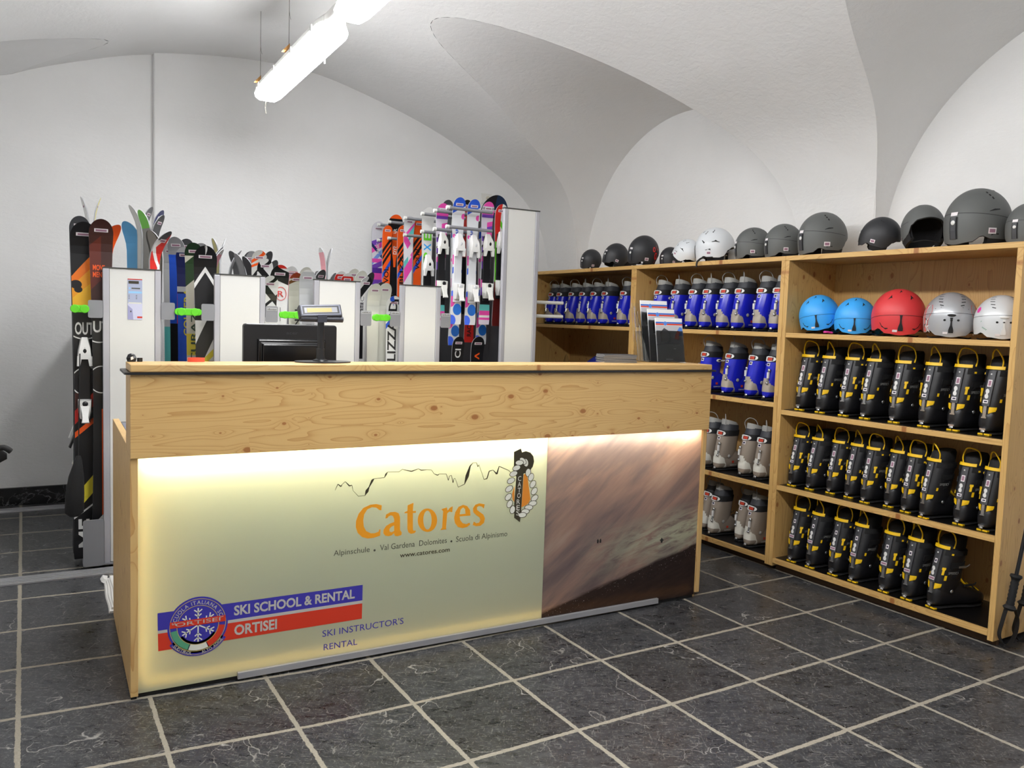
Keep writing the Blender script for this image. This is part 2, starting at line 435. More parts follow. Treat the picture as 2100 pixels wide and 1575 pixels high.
# ------------------------------------------------------------------ ceiling lamps: a row along y
M_DIFF = mat('lamp_diffuser', (253, 253, 253), emit=LAMP_POWER); M_LWHITE = mat('lamp_housing_white', (225, 225, 222), 0.5)
M_WIRE = mat('steel_wire', (120, 118, 112), 0.4, 0.8); M_BLOCK = mat('lamp_wood_block', (176, 128, 70), 0.7)
def lamp(y0, y1, label, wires):
    t = thing('ceiling_lamp', label, 'lamp', (LX, (y0 + y1) / 2, 2.65), 0, 'linear ceiling lamps in a row')
    h = (y1 - y0) / 2
    def sec(y, k=1.0, dz=0): return [(-.070 * k, y, .028), (-.080 * k, y, .004), (-.074 * k, y, -.018 * k), (-.048 * k, y, -.036 * k), (.048 * k, y, -.036 * k), (.074 * k, y, -.018 * k), (.080 * k, y, .004), (.070 * k, y, .028)]
    b = MB(); b.loft([sec(-h, .8), sec(-h + .02, .94), sec(-h + .06), sec(h - .06), sec(h - .02, .94), sec(h, .8)], M_DIFF); b.build('diffuser', t, smooth=50)
    def top(y, k): return [(-.072 * k, y, .0285), (-.070 * k, y, .05), (-.045 * k, y, .072), (.045 * k, y, .072), (.070 * k, y, .05), (.072 * k, y, .0285)]
    b = MB(); b.loft([top(-h, .8), top(-h + .05, 1), top(h - .05, 1), top(h, .8)], M_LWHITE)
    b.build('housing', t, smooth=40)
    for k in (-.55, -.18, .18, .55):
        b = MB()
        for s in (-1, 1): b.box(s * .0765 - .003, s * .0765 + .003, k * h * 1.5 - .012, k * h * 1.5 + .012, .012, .044, M_LWHITE)
        b.build('clip', t, bevel=.001)
    for wy in wires:
        zt = zm(LX) - 2.65 + .02
        b = MB(); b.tube([(-.05, wy, .075), (-.05, wy, zt)], .0015, M_WIRE, 6); b.tube([(-.05, wy, zt * .55), (-.046, wy + .004, zt * .5), (-.04, wy + .006, zt * .46), (-.047, wy, zt * .5)], .001, M_WIRE, 5)
        b.build('suspension_wire', t)
        b = MB(); b.add([(-.085, wy - .02, .06), (-.05, wy - .02, .06), (-.05, wy - .02, .10), (-.085, wy + .02, .06), (-.05, wy + .02, .06), (-.05, wy + .02, .10)], [(0, 1, 2), (3, 5, 4), (0, 3, 4, 1), (1, 4, 5, 2), (0, 2, 5, 3)], M_BLOCK)
        b.build('wood_wedge', t)
    return t
LX = 1.165
t = lamp(3.76, 5.12, 'lit white linear lamp hanging from wires, nearest the back wall', (-.05, .62))
b = MB(); b.tube([(.0, .69, -.03), (.0, .70, -.06), (.004, .70, -.10)], .004, M_WIRE, 6); b.build('cable_end', t)
b = MB(); b.tube([(.08, -.27, .0), (.08, -.27, -.035)], .004, M_LWHITE, 6); b.build('latch', t)
lamp(2.18, 3.55, 'lit white linear lamp cut by the top edge of the photo', (-.5, .5))
lamp(0.70, 2.10, 'lit white linear lamp above the customer side of the counter', (-.5, .5))
lamp(-0.80, .60, 'lit white linear lamp over the entrance side of the room', (-.5, .5))
b = MB(); b.box(LX - .05, LX + .03, 3.545, 3.765, 2.668, 2.712, M_LWHITE); tag(b.build('lamp_connector', bevel=.008), 'pale plastic connector joining the two visible ceiling lamps', 'connector')
# ------------------------------------------------------------------ reception counter
WX = wood('pine_grain_x', 0, seed=3.3, plane=(0, 1)); WZ = wood('pine_grain_z', 2, seed=1.2, plane=(2, 1)); WY = wood('pine_grain_y', 1, seed=5.1)
WXd = wood('pine_transom', 0, base=(216, 181, 122), dark=(166, 112, 54), seed=8.7, rough=.38, plane=(0, 2))
M_BLACK = mat('black_plastic', (26, 27, 30), 0.35); M_BLK_MAT = mat('black_matt', (18, 18, 19), 0.8)
M_ALU = mat('brushed_aluminium', (190, 190, 194), 0.38, 0.6, bump=.05, bscale=90)
M_DARKTOP = mat('dark_grey_worktop', (58, 60, 68), 0.4)
CX0, CX1, CY, CH = 0.222, 2.772, 2.883, 1.145
counter = thing('reception_counter', 'wooden reception counter with a glowing printed glass front', 'counter', (1.5, CY, 0))
def rel(b):                                   # world coordinates to the counter's own
    b.v = [(x - 1.5, y - CY, z) for x, y, z in b.v]; return b
b = MB(); b.box(CX0, CX1, CY - .012, CY + .012, .832, 1.112, WXd); rel(b).build('transom', counter, bevel=.002)
b = MB(); b.box(CX0, CX0 + .024, CY + .013, CY + .165, .832, 1.112, WZ); b.box(CX1 - .024, CX1, CY + .013, CY + .165, .832, 1.112, WZ)
b.box(CX0 + .025, CX1 - .025, CY + .141, CY + .165, .86, 1.112, WX); rel(b).build('transom_box', counter, bevel=.002)
b = MB(); b.box(CX0, CX1, CY - .012, CY + .168, 1.1195, CH, WX); rel(b).build('top_board', counter, bevel=.003)
def rrect(x0, x1, y0, y1, r):
    out = []
    for cx, cy, a0 in ((x1 - r, y1 - r, 0), (x0 + r, y1 - r, 90), (x0 + r, y0 + r, 180), (x1 - r, y0 + r, 270)):
        out += [(cx + r * math.cos(R(a0 + k * 30)), cy + r * math.sin(R(a0 + k * 30))) for k in range(4)]
    return out
b = MB(); b.prism(rrect(CX0 - .018, CX1 + .022, CY - .026, CY + .19, .014), lambda x, y, d: (x, y, d), 1.112, 1.1193, M_BLACK); rel(b).build('ledge', counter)
SD = CY + .87
for x0, nm in ((CX0, 0), (CX1 - .024, 1)):
    b = MB(); b.prism([(CY, .012 if nm == 0 else .03), (SD, .0), (SD, .857), (CY + .166, .857), (CY + .166, .8315), (CY, .8315)], lambda a, z, d: (d, a, z), x0, x0 + .024, WZ); rel(b).build('side_panel', counter, bevel=.0015)
b = MB(); b.box(CX0 + .025, CX1 - .025, CY + .17, SD - .01, .815, .845, M_DARKTOP); rel(b).build('worktop', counter, bevel=.002)
b = MB(); b.box(CX0 + .025, CX1 - .025, CY + .10, CY + .11, .03, .815, mat('reflector_white', (232, 232, 230), .5)); rel(b).build('reflector_board', counter)  # unseen white board added close behind the glass to whiten its glow
b = MB(); b.box(CX0 + .0245, CX1 - .0245, CY + .019, CY + .024, 0.0, .034, M_BLK_MAT); b.box(CX0 + .03, CX1 - .03, CY + .05, CY + .07, 0.0, .03, M_BLK_MAT); b.box(CX0 + .002, CX0 + .02, CY + .01, CY + .1, 0, .012, M_BLK_MAT); b.box(CX1 - .02, CX1 - .002, CY + .03, CY + .12, 0, .03, WZ); rel(b).build('plinth', counter)  # the first black board is added to block light leaking under the pane
# backlit panel: frosted glass (front face and rims), light strips a few centimetres behind it
def frosted(name, build):
    k = NT(name); col = build(k)
    tr = k.n('BsdfTranslucent'); mx = k.n('MixShader'); mx.inputs[0].default_value = 0.36
    out = [n for n in k.t.nodes if n.type == 'OUTPUT_MATERIAL'][0]
    k.val(k.b.inputs['Base Color'], col); k.val(tr.inputs[0], col); k.b.inputs['Roughness'].default_value = .22; k.b.inputs['Specular IOR Level'].default_value = .3
    k.l(k.b.outputs[0], mx.inputs[1]); k.l(tr.outputs[0], mx.inputs[2]); k.l(mx.outputs[0], out.inputs[0]); return k.m
M_FROST = frosted('frosted_sage_glass', lambda k: lin((184, 190, 170)))
def photo_print(k):
    tc = k.n('TexCoord'); v = tc.outputs['Object']                      # x -0.37..0.37, z 0..0.8 about the print's lower centre
    s = k.n('SeparateXYZ'); k.l(v, s.inputs[0]); x, z = s.outputs[0], s.outputs[2]
    def run(deg, scale, loc=(0, 0, 0)): return k.mapping(k.mapping(v, rot=(0, R(deg), 0)), loc=loc, scale=scale)
    n = k.noise(run(38, (1.3, 1, 7.0)), 1.0, 5.0, .55, .3); n2 = k.noise(run(34, (4, 1, 55), (3, 0, 1)), 1.0, 4.0)
    sky = k.ramp(n, [(.30, lin((92, 84, 88))), (.46, lin((124, 109, 108))), (.58, lin((160, 134, 124))), (.72, lin((182, 162, 150)))])
    sky = k.mix(k.math('MULTIPLY', n2, .35), sky, lin((118, 104, 108)))
    # pale green wind-blown snow
    g1 = k.noise(run(14, (7, 1, 34)), 1.0, 5.0, .6, .8)
    zz = k.math('SUBTRACT', z, k.math('ADD', .28, k.math('MULTIPLY', x, .12)))
    band = k.math('SUBTRACT', 1.0, k.math('MULTIPLY', k.math('ABSOLUTE', zz), 7.0), clamp=True)
    xr = k.math('ADD', .55, k.math('MULTIPLY', x, 2.0), clamp=True)
    g = k.math('MULTIPLY', k.math('MULTIPLY', band, xr), k.math('MULTIPLY', k.math('SUBTRACT', g1, .36), 5.0, clamp=True), clamp=True)
    c = k.mix(k.math('MULTIPLY', g, .9), sky, lin((186, 190, 168)))
    # dark slope below a rising line
    e = k.noise(run(16, (9, 1, 50)), 1.0, 5.0, .65)
    ln = k.math('ADD', k.math('ADD', .155, k.math('MULTIPLY', x, .245)), k.math('MULTIPLY', k.math('SUBTRACT', e, .5), .035))
    hill = k.math('MULTIPLY', k.math('SUBTRACT', ln, z), 60.0, clamp=True)
    sp = k.math('GREATER_THAN', k.noise(v, 170.0, 2.0), .69)
    near = k.math('SUBTRACT', 1.0, k.math('MULTIPLY', k.math('ABSOLUTE', k.math('SUBTRACT', k.math('SUBTRACT', ln, .035), z)), 22.0), clamp=True)
    hc = k.mix(k.math('MULTIPLY', sp, near), k.mix(e, lin((30, 26, 28)), lin((62, 50, 48))), lin((190, 180, 184)))
    return k.mix(hill, c, hc)
M_PRINT = frosted('printed_sky_glass', photo_print)
GY, GZ0, GZ1 = CY + .010, .018, .838
SPLIT = 1.869
def panel(name, x0, x1, m, xo):
    """front face plus four rims of a pane 8 mm thick"""
    b = MB(); y0, y1 = 0, .008; a, c = x0 - xo, x1 - xo; h = GZ1 - GZ0
    b.add([(a, y0, 0), (c, y0, 0), (c, y0, h), (a, y0, h), (a, y1, 0), (c, y1, 0), (c, y1, h), (a, y1, h)], [(0, 1, 2, 3), (0, 4, 5, 1), (1, 5, 6, 2), (2, 6, 7, 3), (3, 7, 4, 0)], m)
    o = b.build(name, counter); o.location = (xo - 1.5, GY - CY, GZ0); return o
pane = panel('front_panel', CX0 + .0243, SPLIT, M_FROST, 1.06); pane['label'] = 'frosted sage green glass pane with lettering'
pprint = panel('photo_panel', SPLIT + .0008, CX1 - .0243, M_PRINT, (SPLIT + CX1 - .026) / 2); pprint['label'] = 'pane printed with brown sky and a dark slope'
def strip(name, a, col, power):
    b = MB(); b.box(*a, mat('light_' + name + str(power), col, emit=power)); rel(b).build('light_strip', counter)
strip('top', (CX0 + .04, CX1 - .04, CY + .040, CY + .048, .806, .828), (255, 246, 214), STRIP_TOP)
strip('side', (CX0 + .027, CX0 + .031, CY + .036, CY + .050, .06, .80), (255, 224, 140), STRIP_SIDE)
strip('low', (CX0 + .05, CX1 - .05, CY + .027, CY + .031, .050, .056), (255, 206, 110), STRIP_LOW)
b = MB(); b.box(.575, 2.515, CY - .004, CY + .009, .010, .034, M_ALU); rel(b).build('kick_strip', counter, bevel=.001)

# --- lettering and emblems printed on the pane (laid out in the pane's own plane)
M_ORANGE = mat('print_orange', (236, 156, 28), .5); M_INK = mat('print_dark_olive', (58, 52, 36), .5); M_BLUE = mat('print_blue', (58, 52, 160), .5)
M_RED = mat('print_red', (206, 54, 30), .5); M_LGREY = mat('print_pale_grey', (186, 184, 178), .5); M_PWHITE = mat('print_white', (226, 226, 214), .5)
M_GREEN = mat('print_green', (84, 156, 120), .5); M_GOLD = mat('print_gold', (190, 170, 96), .5); M_ORANGE2 = mat('print_amber', (222, 138, 44), .5)
M_INKG = mat('print_grey_ink', (78, 78, 70), .5)
def pp(u, v):                                  # photo position on the pane -> pane coordinates
    p = at(u, v, y=GY); return (p.x - 1.06, p.z - GZ0)
def pz(ox, oy, s): return lambda a, c: pp(ox + a / s, oy + c / s)
def onp(layer): return lambda a, z: (a, -.0006 - .0003 * layer, z)
def fill(b, loops, m, layer=1):
    vs, fs = fill_raw(loops); f = onp(layer); b.add([f(v.x, v.y) for v in vs], fs, m)
q6 = pz(640, 900, 4.2)
GL = [
 [[(600, 572), (555, 561), (500, 567), (440, 595), (400, 645), (378, 705), (376, 760), (393, 810), (430, 845), (480, 858), (530, 852), (586, 832), (589, 778), (578, 780), (572, 798), (540, 812), (505, 813), (465, 793), (445, 755), (440, 700), (448, 650), (475, 607), (515, 588), (552, 592), (578, 612), (596, 616)]],
 [[(630, 684), (636, 652), (672, 632), (715, 628), (745, 640), (757, 672), (757, 785), (772, 806), (768, 828), (735, 838), (713, 834), (704, 812), (685, 830), (658, 838), (630, 833), (613, 812), (615, 782), (636, 750), (672, 728), (706, 716), (706, 690), (696, 665), (678, 657), (658, 668), (648, 682)], [(706, 745), (682, 756), (666, 775), (668, 798), (684, 804), (706, 792)]],
 [[(873, 550), (822, 572), (820, 620), (797, 630), (795, 640), (820, 640), (820, 775), (828, 803), (850, 818), (880, 812), (893, 798), (889, 788), (874, 791), (868, 778), (868, 638), (892, 636), (895, 620), (868, 621)]],
 [[(993 + 84 * math.cos(t) + 0, 700 + 101 * math.sin(t)) for t in [i * math.pi / 14 for i in range(28)]], [(993 + 36 * math.cos(t), 699 + 82 * math.sin(t)) for t in [i * math.pi / 10 for i in range(20)]]],
 [[(1112, 606), (1160, 590), (1166, 618), (1186, 592), (1211, 581), (1206, 632), (1182, 625), (1163, 642), (1153, 772), (1156, 779), (1105, 784), (1107, 776), (1119, 768), (1128, 622)]],
 [[(1364, 660), (1360, 612), (1335, 578), (1300, 568), (1260, 586), (1232, 632), (1222, 682), (1230, 725), (1255, 758), (1295, 769), (1335, 758), (1362, 736), (1356, 722), (1326, 734), (1296, 726), (1276, 700), (1270, 668)], [(1271, 650), (1278, 610), (1300, 590), (1317, 604), (1321, 644)]],
 [[(1486, 563), (1440, 555), (1405, 567), (1385, 597), (1388, 632), (1415, 658), (1440, 675), (1449, 698), (1438, 720), (1415, 727), (1392, 712), (1382, 740), (1410, 752), (1450, 748), (1480, 722), (1488, 685), (1475, 652), (1445, 630), (1421, 612), (1419, 590), (1435, 577), (1462, 583), (1478, 601)]]]
b = MB()
for g in GL: fill(b, [[q6(*p) for p in (smooth_loop(lp, 2) if len(lp) < 27 and i_ < 0 else lp)] for i_, lp in enumerate(g)], M_ORANGE)
b.build('brand_lettering', pane)['label'] = 'large orange shop name'
def ptext(name, txt, u0, v0, u1, v1, cap_px, m, bold=0.0, layer=1, par=None, lab=None):
    """lettering with its baseline from photo position (u0, v0) to (u1, v1)"""
    a = pp(u0, v0); c = pp(u1, v1); a2 = pp(u0, v0 - cap_px); w = c[0] - a[0]; h = a2[1] - a[1]; f = onp(layer)
    b = MB(); text_fit(b, txt, lambda p, q: f(a[0] + p, (a[1] + c[1]) / 2 + q), w, h, m, bold)
    o = b.build(name, par or pane)
    if lab: o['label'] = lab
    return o
ptext('lettering', 'Alpinschule', 684, 1141, 758, 1130.5, 11, M_INKG); ptext('lettering', 'Val Gardena  Dolomites', 779, 1128, 916, 1114, 11.5, M_INKG); ptext('lettering', 'Scuola di Alpinismo', 935, 1111.5, 1040, 1099, 11, M_INKG)
b = MB()
for u, v in ((768, 1128.5), (925.5, 1110)):
    c0 = pp(u, v); b.add([onp(1)(c0[0] + .0045 * math.cos(k * .524), c0[1] + .0045 * math.sin(k * .524)) for k in range(12)], [tuple(range(12))], M_INKG)
b.build('separator_dots', pane)
ptext('lettering', 'www.catores.com', 820, 1142, 922, 1132, 9, M_INK, .012)
# mountain skyline: a line of changing weight
SKY = [(197, 443, 3), (222, 390, 7), (248, 410, 12), (258, 392, 4), (285, 368, 4), (322, 405, 12), (342, 398, 5), (352, 445, 3), (398, 494, 4), (455, 488, 4), (472, 450, 28), (490, 415, 8), (520, 355, 20), (535, 343, 4), (622, 333, 5), (636, 305, 16), (650, 285, 4), (748, 284, 4), (776, 262, 4), (856, 280, 10), (915, 257, 4), (940, 270, 9), (990, 265, 4), (1028, 268, 4), (1050, 300, 4), (1080, 313, 9), (1095, 302, 4), (1155, 302, 4), (1173, 357, 6), (1182, 320, 4), (1200, 314, 4), (1213, 378, 7), (1222, 342, 4), (1232, 340, 3), (1258, 416, 4), (1312, 390, 6), (1335, 320, 30), (1360, 235, 12), (1385, 206, 4), (1415, 205, 4), (1428, 240, 7), (1436, 222, 3), (1460, 290, 3), (1480, 350, 4), (1505, 342, 9), (1525, 278, 8), (1558, 268, 4), (1590, 303, 14), (1610, 236, 6), (1690, 270, 5), (1720, 297, 4)]
b = MB()
for (a, c, w), (d, e, w2) in zip(SKY, SKY[1:]):
    L = math.hypot(d - a, e - c); nx, ny = -(e - c) / L, (d - a) / L
    P = [q6(a + nx * w / 2, c + ny * w / 2), q6(a - nx * w / 2, c - ny * w / 2), q6(d - nx * w2 / 2, e - ny * w2 / 2), q6(d + nx * w2 / 2, e + ny * w2 / 2)]
    b.add([onp(1)(*p) for p in P], [(0, 1, 2, 3)], M_INK)
b.build('mountain_outline', pane)
# climbing emblem: dark blade with a hook, a rope loop, an amber flame
b = MB()
fill(b, [[q6(*p) for p in [(1738, 112), (1798, 82), (1808, 116), (1840, 105), (1880, 118), (1905, 150), (1912, 195), (1900, 240), (1875, 275), (1835, 295), (1820, 300), (1800, 620), (1790, 718), (1740, 680), (1740, 560), (1758, 330), (1738, 240)]]], M_INK, 1)
b.build('emblem_blade', pane)
b = MB()
fill(b, [[q6(*p) for p in [(1822, 305), (1845, 298), (1858, 350), (1870, 440), (1880, 520), (1862, 555), (1838, 572), (1802, 590)]]], M_ORANGE2, 2)
fill(b, [[q6(*p) for p in [(1744, 400), (1740, 545), (1726, 520), (1722, 470)]]], M_ORANGE2, 2)
b.build('emblem_flame', pane)
b = MB(); bl = MB()
ROPE = [(1840, 205), (1815, 190), (1785, 205), (1760, 250), (1735, 300), (1712, 360), (1695, 430), (1690, 500), (1700, 560), (1725, 610)]
ROPE2 = [(1860, 290), (1885, 330), (1900, 390), (1912, 450), (1915, 510), (1900, 555), (1865, 590), (1835, 625), (1810, 655)]
for rp in (ROPE, ROPE2):
    sp = spline([(a, c, 0) for a, c in rp], 4)
    for i, p in enumerate(sp[::4]):
        r0, r1 = 34, 25
        d = (sp[min(4 * i + 1, len(sp) - 1)] - sp[max(4 * i - 1, 0)]); an = math.atan2(d.y, d.x) + .75
        for bb, k, lay, mm in ((bl, 1.0, 2 + .12 * i, M_INK), (b, .86, 2.06 + .12 * i, M_PWHITE)):
            pts = []
            for j in range(14):
                t = j * 2 * math.pi / 14; ex, ey = r0 * k * math.cos(t) * 1.12, r1 * (k - .06 * (k < 1)) * math.sin(t)
                pts.append(onp(lay)(*q6(p.x + ex * math.cos(an) - ey * math.sin(an), p.y + ex * math.sin(an) + ey * math.cos(an))))
            bb.add(pts, [tuple(range(14))], mm)
bl.build('emblem_rope_outline', pane, fix=False); b.build('emblem_rope', pane, fix=False)
b = MB()
for ch, (a, c) in zip('CATORES', [(1784, 362), (1782, 412), (1781, 462), (1778, 508), (1773, 562), (1771, 612), (1769, 658)]):
    p0 = q6(a - 14, c); p1 = q6(a + 14, c); p2 = q6(a - 14, c - 40); text_fit(b, ch, lambda x, y, p0=p0: onp(8)(p0[0] + x, p0[1] + y), p1[0] - p0[0], p2[1] - p0[1], M_PWHITE)
b.build('emblem_lettering', pane)
# ski school bars
q8 = pz(300, 1180, 3.75)
b = MB()
fill(b, [[q8(*p) for p in [(86, 291), (1664, 72), (1661, 191), (88, 426)]]], M_BLUE, 1); b.build('blue_bar', pane)
b = MB(); fill(b, [[q8(*p) for p in [(88, 426), (1661, 191), (1660, 214), (89, 449)]]], M_LGREY, 1); b.build('grey_bar', pane)
b = MB(); fill(b, [[q8(*p) for p in [(89, 449), (1660, 214), (1657, 332), (92, 583)]]], M_RED, 1); b.build('red_bar', pane)
def qtext(name, txt, p0, p1, cap, m, bold, layer): return ptext(name, txt, 300 + p0[0] / 3.75, 1180 + p0[1] / 3.75, 300 + p1[0] / 3.75, 1180 + p1[1] / 3.75, cap / 3.75, m, bold, layer)
qtext('lettering', 'SKI SCHOOL & RENTAL', (674, 306), (1602, 172), 72, M_LGREY, .03, 3)
qtext('lettering', 'ORTISEI', (676, 456), (1004, 410), 76, M_LGREY, .03, 3)
qtext('lettering', 'SKI INSTRUCTOR\'S', (1353, 505), (1978, 340), 48, M_BLUE, 0, 1); qtext('lettering', 'RENTAL', (1363, 588), (1622, 520), 46, M_BLUE, 0, 1)
# round club badge
cx, cz = q8(398, 379); rx = (q8(600, 357)[0] - q8(188, 415)[0]) / 2 * 1.13; RB = rx
def disc(r, m, layer, a0=0, a1=360, r0=0, name=None, bb=None):
    b_ = bb or MB(); n = max(6, int(abs(a1 - a0) / 6)); f = onp(layer)
    vs = []
    for i in range(n + 1):
        a = R(a0 + (a1 - a0) * i / n); vs += [f(cx + r0 * math.cos(a), cz + r0 * math.sin(a)), f(cx + r * math.cos(a), cz + r * math.sin(a))]
    b_.add(vs, [(2 * i, 2 * i + 1, 2 * i + 3, 2 * i + 2) for i in range(n)], m)
    if name: return b_.build(name, pane)
    return b_
b = MB(); disc(RB, M_BLUE, 4, bb=b)
disc(RB * 1.10, M_BLUE, 4, 212, 328, RB * .6, bb=b)
b.build('badge', pane)
b = MB()
disc(RB * .935, M_GOLD, 5, r0=RB * .915, bb=b); disc(RB * .70, M_GOLD, 5, r0=RB * .68, bb=b); disc(RB * 1.06, M_GOLD, 5, 216, 324, RB * 1.045, bb=b); b.build('badge_rings', pane)
b = MB(); disc(RB * .90, M_GREEN, 5, 188, 247, RB * .70, bb=b); disc(RB * .90, M_PWHITE, 5, 249, 292, RB * .70, bb=b); disc(RB * .90, M_RED, 5, 294, 352, RB * .70, bb=b); b.build('badge_tricolour', pane)
b = MB()
for k in range(6):
    a = R(90 + 60 * k); f = onp(6)
    def bar(x0, y0, x1, y1, w):
        L = math.hypot(x1 - x0, y1 - y0); nx, ny = -(y1 - y0) / L * w, (x1 - x0) / L * w
        b.add([f(cx + x0 + nx, cz + y0 + ny), f(cx + x0 - nx, cz + y0 - ny), f(cx + x1 - nx, cz + y1 - ny), f(cx + x1 + nx, cz + y1 + ny)], [(0, 1, 2, 3)], M_PWHITE)
    bar(0, 0, RB * .6 * math.cos(a), RB * .6 * math.sin(a), RB * .022)
    for q, ln in ((.30, .14), (.44, .17)):
        for s in (-1, 1):
            x0, y0 = RB * q * math.cos(a), RB * q * math.sin(a); bar(x0, y0, x0 + RB * ln * math.cos(a + s * .9), y0 + RB * ln * math.sin(a + s * .9), RB * .02)
b.build('badge_snowflake', pane)
b = MB(); f = onp(7)
b.add([f(cx + RB * s * .92, cz + RB * t) for s, t in ((-1, .0), (1, .0), (1, .22), (-1, .22))], [(0, 1, 2, 3)], M_RED); b.build('badge_band', pane)
b = MB(); text_fit(b, 'ORTISEI', lambda x, y: onp(8)(cx - RB * .74 + x, cz + RB * .045 + y), RB * 1.48, RB * .125, M_LGREY)
def arc_text(b, txt, r, a0, a1, h, m, outward=True, lay=8):
    """letters set along a circle from angle a0 to a1"""
    ws = [(text_raw(c)[3] - text_raw(c)[2]) if c != ' ' else .3 for c in txt]; tot = sum(ws) + .12 * (len(ws) - 1); pos = 0
    for c, w in zip(txt, ws):
        if c != ' ':
            am = R(a0 + (a1 - a0) * (pos + w / 2) / tot); vs, fs, x0, x1, _ = text_raw(c, .01); ww = abs(R(a1 - a0)) * r * w / tot
            rot = am - math.pi / 2 if outward else am + math.pi / 2
            out = []
            for v in vs:
                lx = ((v.x - x0) / (x1 - x0) - .5) * ww; ly = v.y / .729 * h
                bx, by = cx + r * math.cos(am), cz + r * math.sin(am)
                out.append(onp(lay)(bx + lx * math.cos(rot) - ly * math.sin(rot), by + lx * math.sin(rot) + ly * math.cos(rot)))
            b.add(out, fs, m)
        pos += w + .12
arc_text(b, 'SCUOLA ITALIANA SCI', RB * .74, 172, 12, RB * .135, M_LGREY); arc_text(b, 'SÜDTIROL', RB * 1.04, 218, 258, RB * .105, M_LGREY, False); arc_text(b, 'ALTO ADIGE', RB * 1.04, 277, 322, RB * .105, M_LGREY, False)
b.build('badge_lettering', pane)
# two tiny skiers on the photo print
b = MB(); x0 = (SPLIT + CX1 - .026) / 2
def ps(u, v): p = at(u, v, y=GY); return (p.x - x0, -.0008, p.z - GZ0)
for poly in ([(1224, 1114), (1224, 1108), (1226.5, 1105), (1228, 1109), (1227, 1114)], [(1229, 1113), (1229.5, 1107), (1232, 1104), (1233, 1108), (1232.5, 1113)], [(1352, 1108), (1355, 1106), (1357, 1102), (1359, 1106), (1362, 1107), (1359, 1109), (1358, 1113), (1355, 1113), (1354.5, 1109)]):
    b.add([ps(*p) for p in poly], [tuple(range(len(poly)))], M_BLK_MAT)
b.build('printed_skiers', pprint)
# ------------------------------------------------------------------ boot shelves along the right wall
SX, SY, STH = 3.4998, 1.9019, R(-2.1016)            # front lower right corner and the run of the fronts (towards the back wall)
SDIR = Vector((math.sin(STH), math.cos(STH), 0)); SNRM = Vector((math.cos(STH), -math.sin(STH), 0))
def sp(s, d, z): return Vector((SX, SY, 0)) + SDIR * s + SNRM * d + Vector((0, 0, z))   # along, into the depth, up
def onshelf(u, v, d):
    """point seen at (u, v) on the plane d metres behind the shelf fronts -> (along, height)"""
    n = SNRM; r = ray(u, v); o = Vector((SX, SY, 0)) + n * d
    P = CPOS + r * ((o - CPOS).dot(n) / r.dot(n)); return (P - o).dot(SDIR), P.z
WV = wood('pine_upright', 2, base=(214, 176, 112), dark=(166, 120, 66), seed=2.2, plane=(2, 1)); WS = wood('pine_board', 0, base=(214, 176, 112), dark=(168, 120, 66), seed=4.6)
WBK = wood('pine_back', 2, base=(200, 162, 104), dark=(150, 104, 56), seed=6.4, plane=(2, 0))
M_LINER = mat('black_shelf_liner', (17, 16, 16), 0.32)
SDEP, TB = 0.40, 0.025
def unit(s0, s1, levels, label):
    t = thing('shelf_unit', label, 'shelf unit', sp(s0, 0, 0), math.pi / 2 - STH, 'pine shelf units along the right wall')
    w = s1 - s0                                     # local x runs along the fronts, local -y goes into the depth
    def bx(a, c, e, f, g, h, m): b = MB(); b.box(a, c, -f, -e, g, h, m); return b
    bx(0, w, 0, SDEP, 1.690, 1.715, WS).build('top_board', t, bevel=.0015)
    for a in (0, w - TB): bx(a, a + TB, 0, SDEP, .028, 1.6895, WV).build('side_panel', t, bevel=.0015)
    bx(TB, w - TB, SDEP - .012, SDEP - .001, .03, 1.689, WBK).build('back_panel', t)
    for z in levels:
        f = bx(TB + .0005, w - TB - .0005, .001, SDEP - .0125, z - TB, z, WS).build('shelf', t, bevel=.0015)
        if z < 1.2 or s0 > 1: bx(TB + .002, w - TB - .002, .022, SDEP - .014, z + .0003, z + .0023, M_LINER).build('liner', f)
    bx(.01, w - .01, .05, .07, 0, .0275, mat('dark_plinth', (70, 48, 28), .7)).build('plinth', t)
    return t
unit(-.012, 1.174, (.070, .476, .889, 1.305), 'pine shelf unit with bright helmets above three rows of black boots')
unit(1.1755, 2.400, (.066, .464, .922, 1.305), 'pine shelf unit with blue boots over grey boots, beside the counter end')
unit(2.4015, 3.640, (.066, .464, .922, 1.305), 'pine shelf unit behind the tall ski rack, one row of blue boots')

# ------------------------------------------------------------------ ski boots: toe along +x, heel at the origin, left side +y
M_BSH = mat('boot_black_shell', (30, 30, 33), .38, bump=.08, bscale=40); M_BDK = mat('boot_black_soft', (19, 19, 21), .75, bump=.2, bscale=160); M_YEL = mat('boot_yellow', (242, 196, 22), .42)
M_GRYP = mat('boot_grey_spine', (62, 63, 67), .45); M_STEEL = mat('boot_steel', (196, 198, 200), .25, .85); M_WHT = mat('boot_white_plate', (228, 228, 226), .45)
M_STK = mat('sticker_white', (232, 226, 228), .55); M_STKP = mat('sticker_mauve_print', (150, 110, 130), .6)
M_BLU = mat('boot_blue_shell', (30, 38, 190), .22, spec=.6); M_TAU = mat('boot_taupe_shell', (150, 138, 126), .26, spec=.6); M_BEI = mat('boot_beige_heel', (168, 158, 146), .4); M_CRM = mat('boot_cream_heel', (214, 212, 202), .4)
M_LIN = mat('boot_liner_grey', (158, 158, 154), .8, bump=.15, bscale=150); M_CUF = mat('boot_cuff_dark', (52, 54, 60), .55); M_LRED = mat('label_red', (196, 60, 36), .45)
M_NAVY = mat('label_ink', (30, 30, 60), .6)
def ring_yz(x, hw, z0, z1, n=18, p=2.8): return [(x, a, c) for a, c in sellipse(0, (z0 + z1) / 2, hw, (z1 - z0) / 2, n, p)]
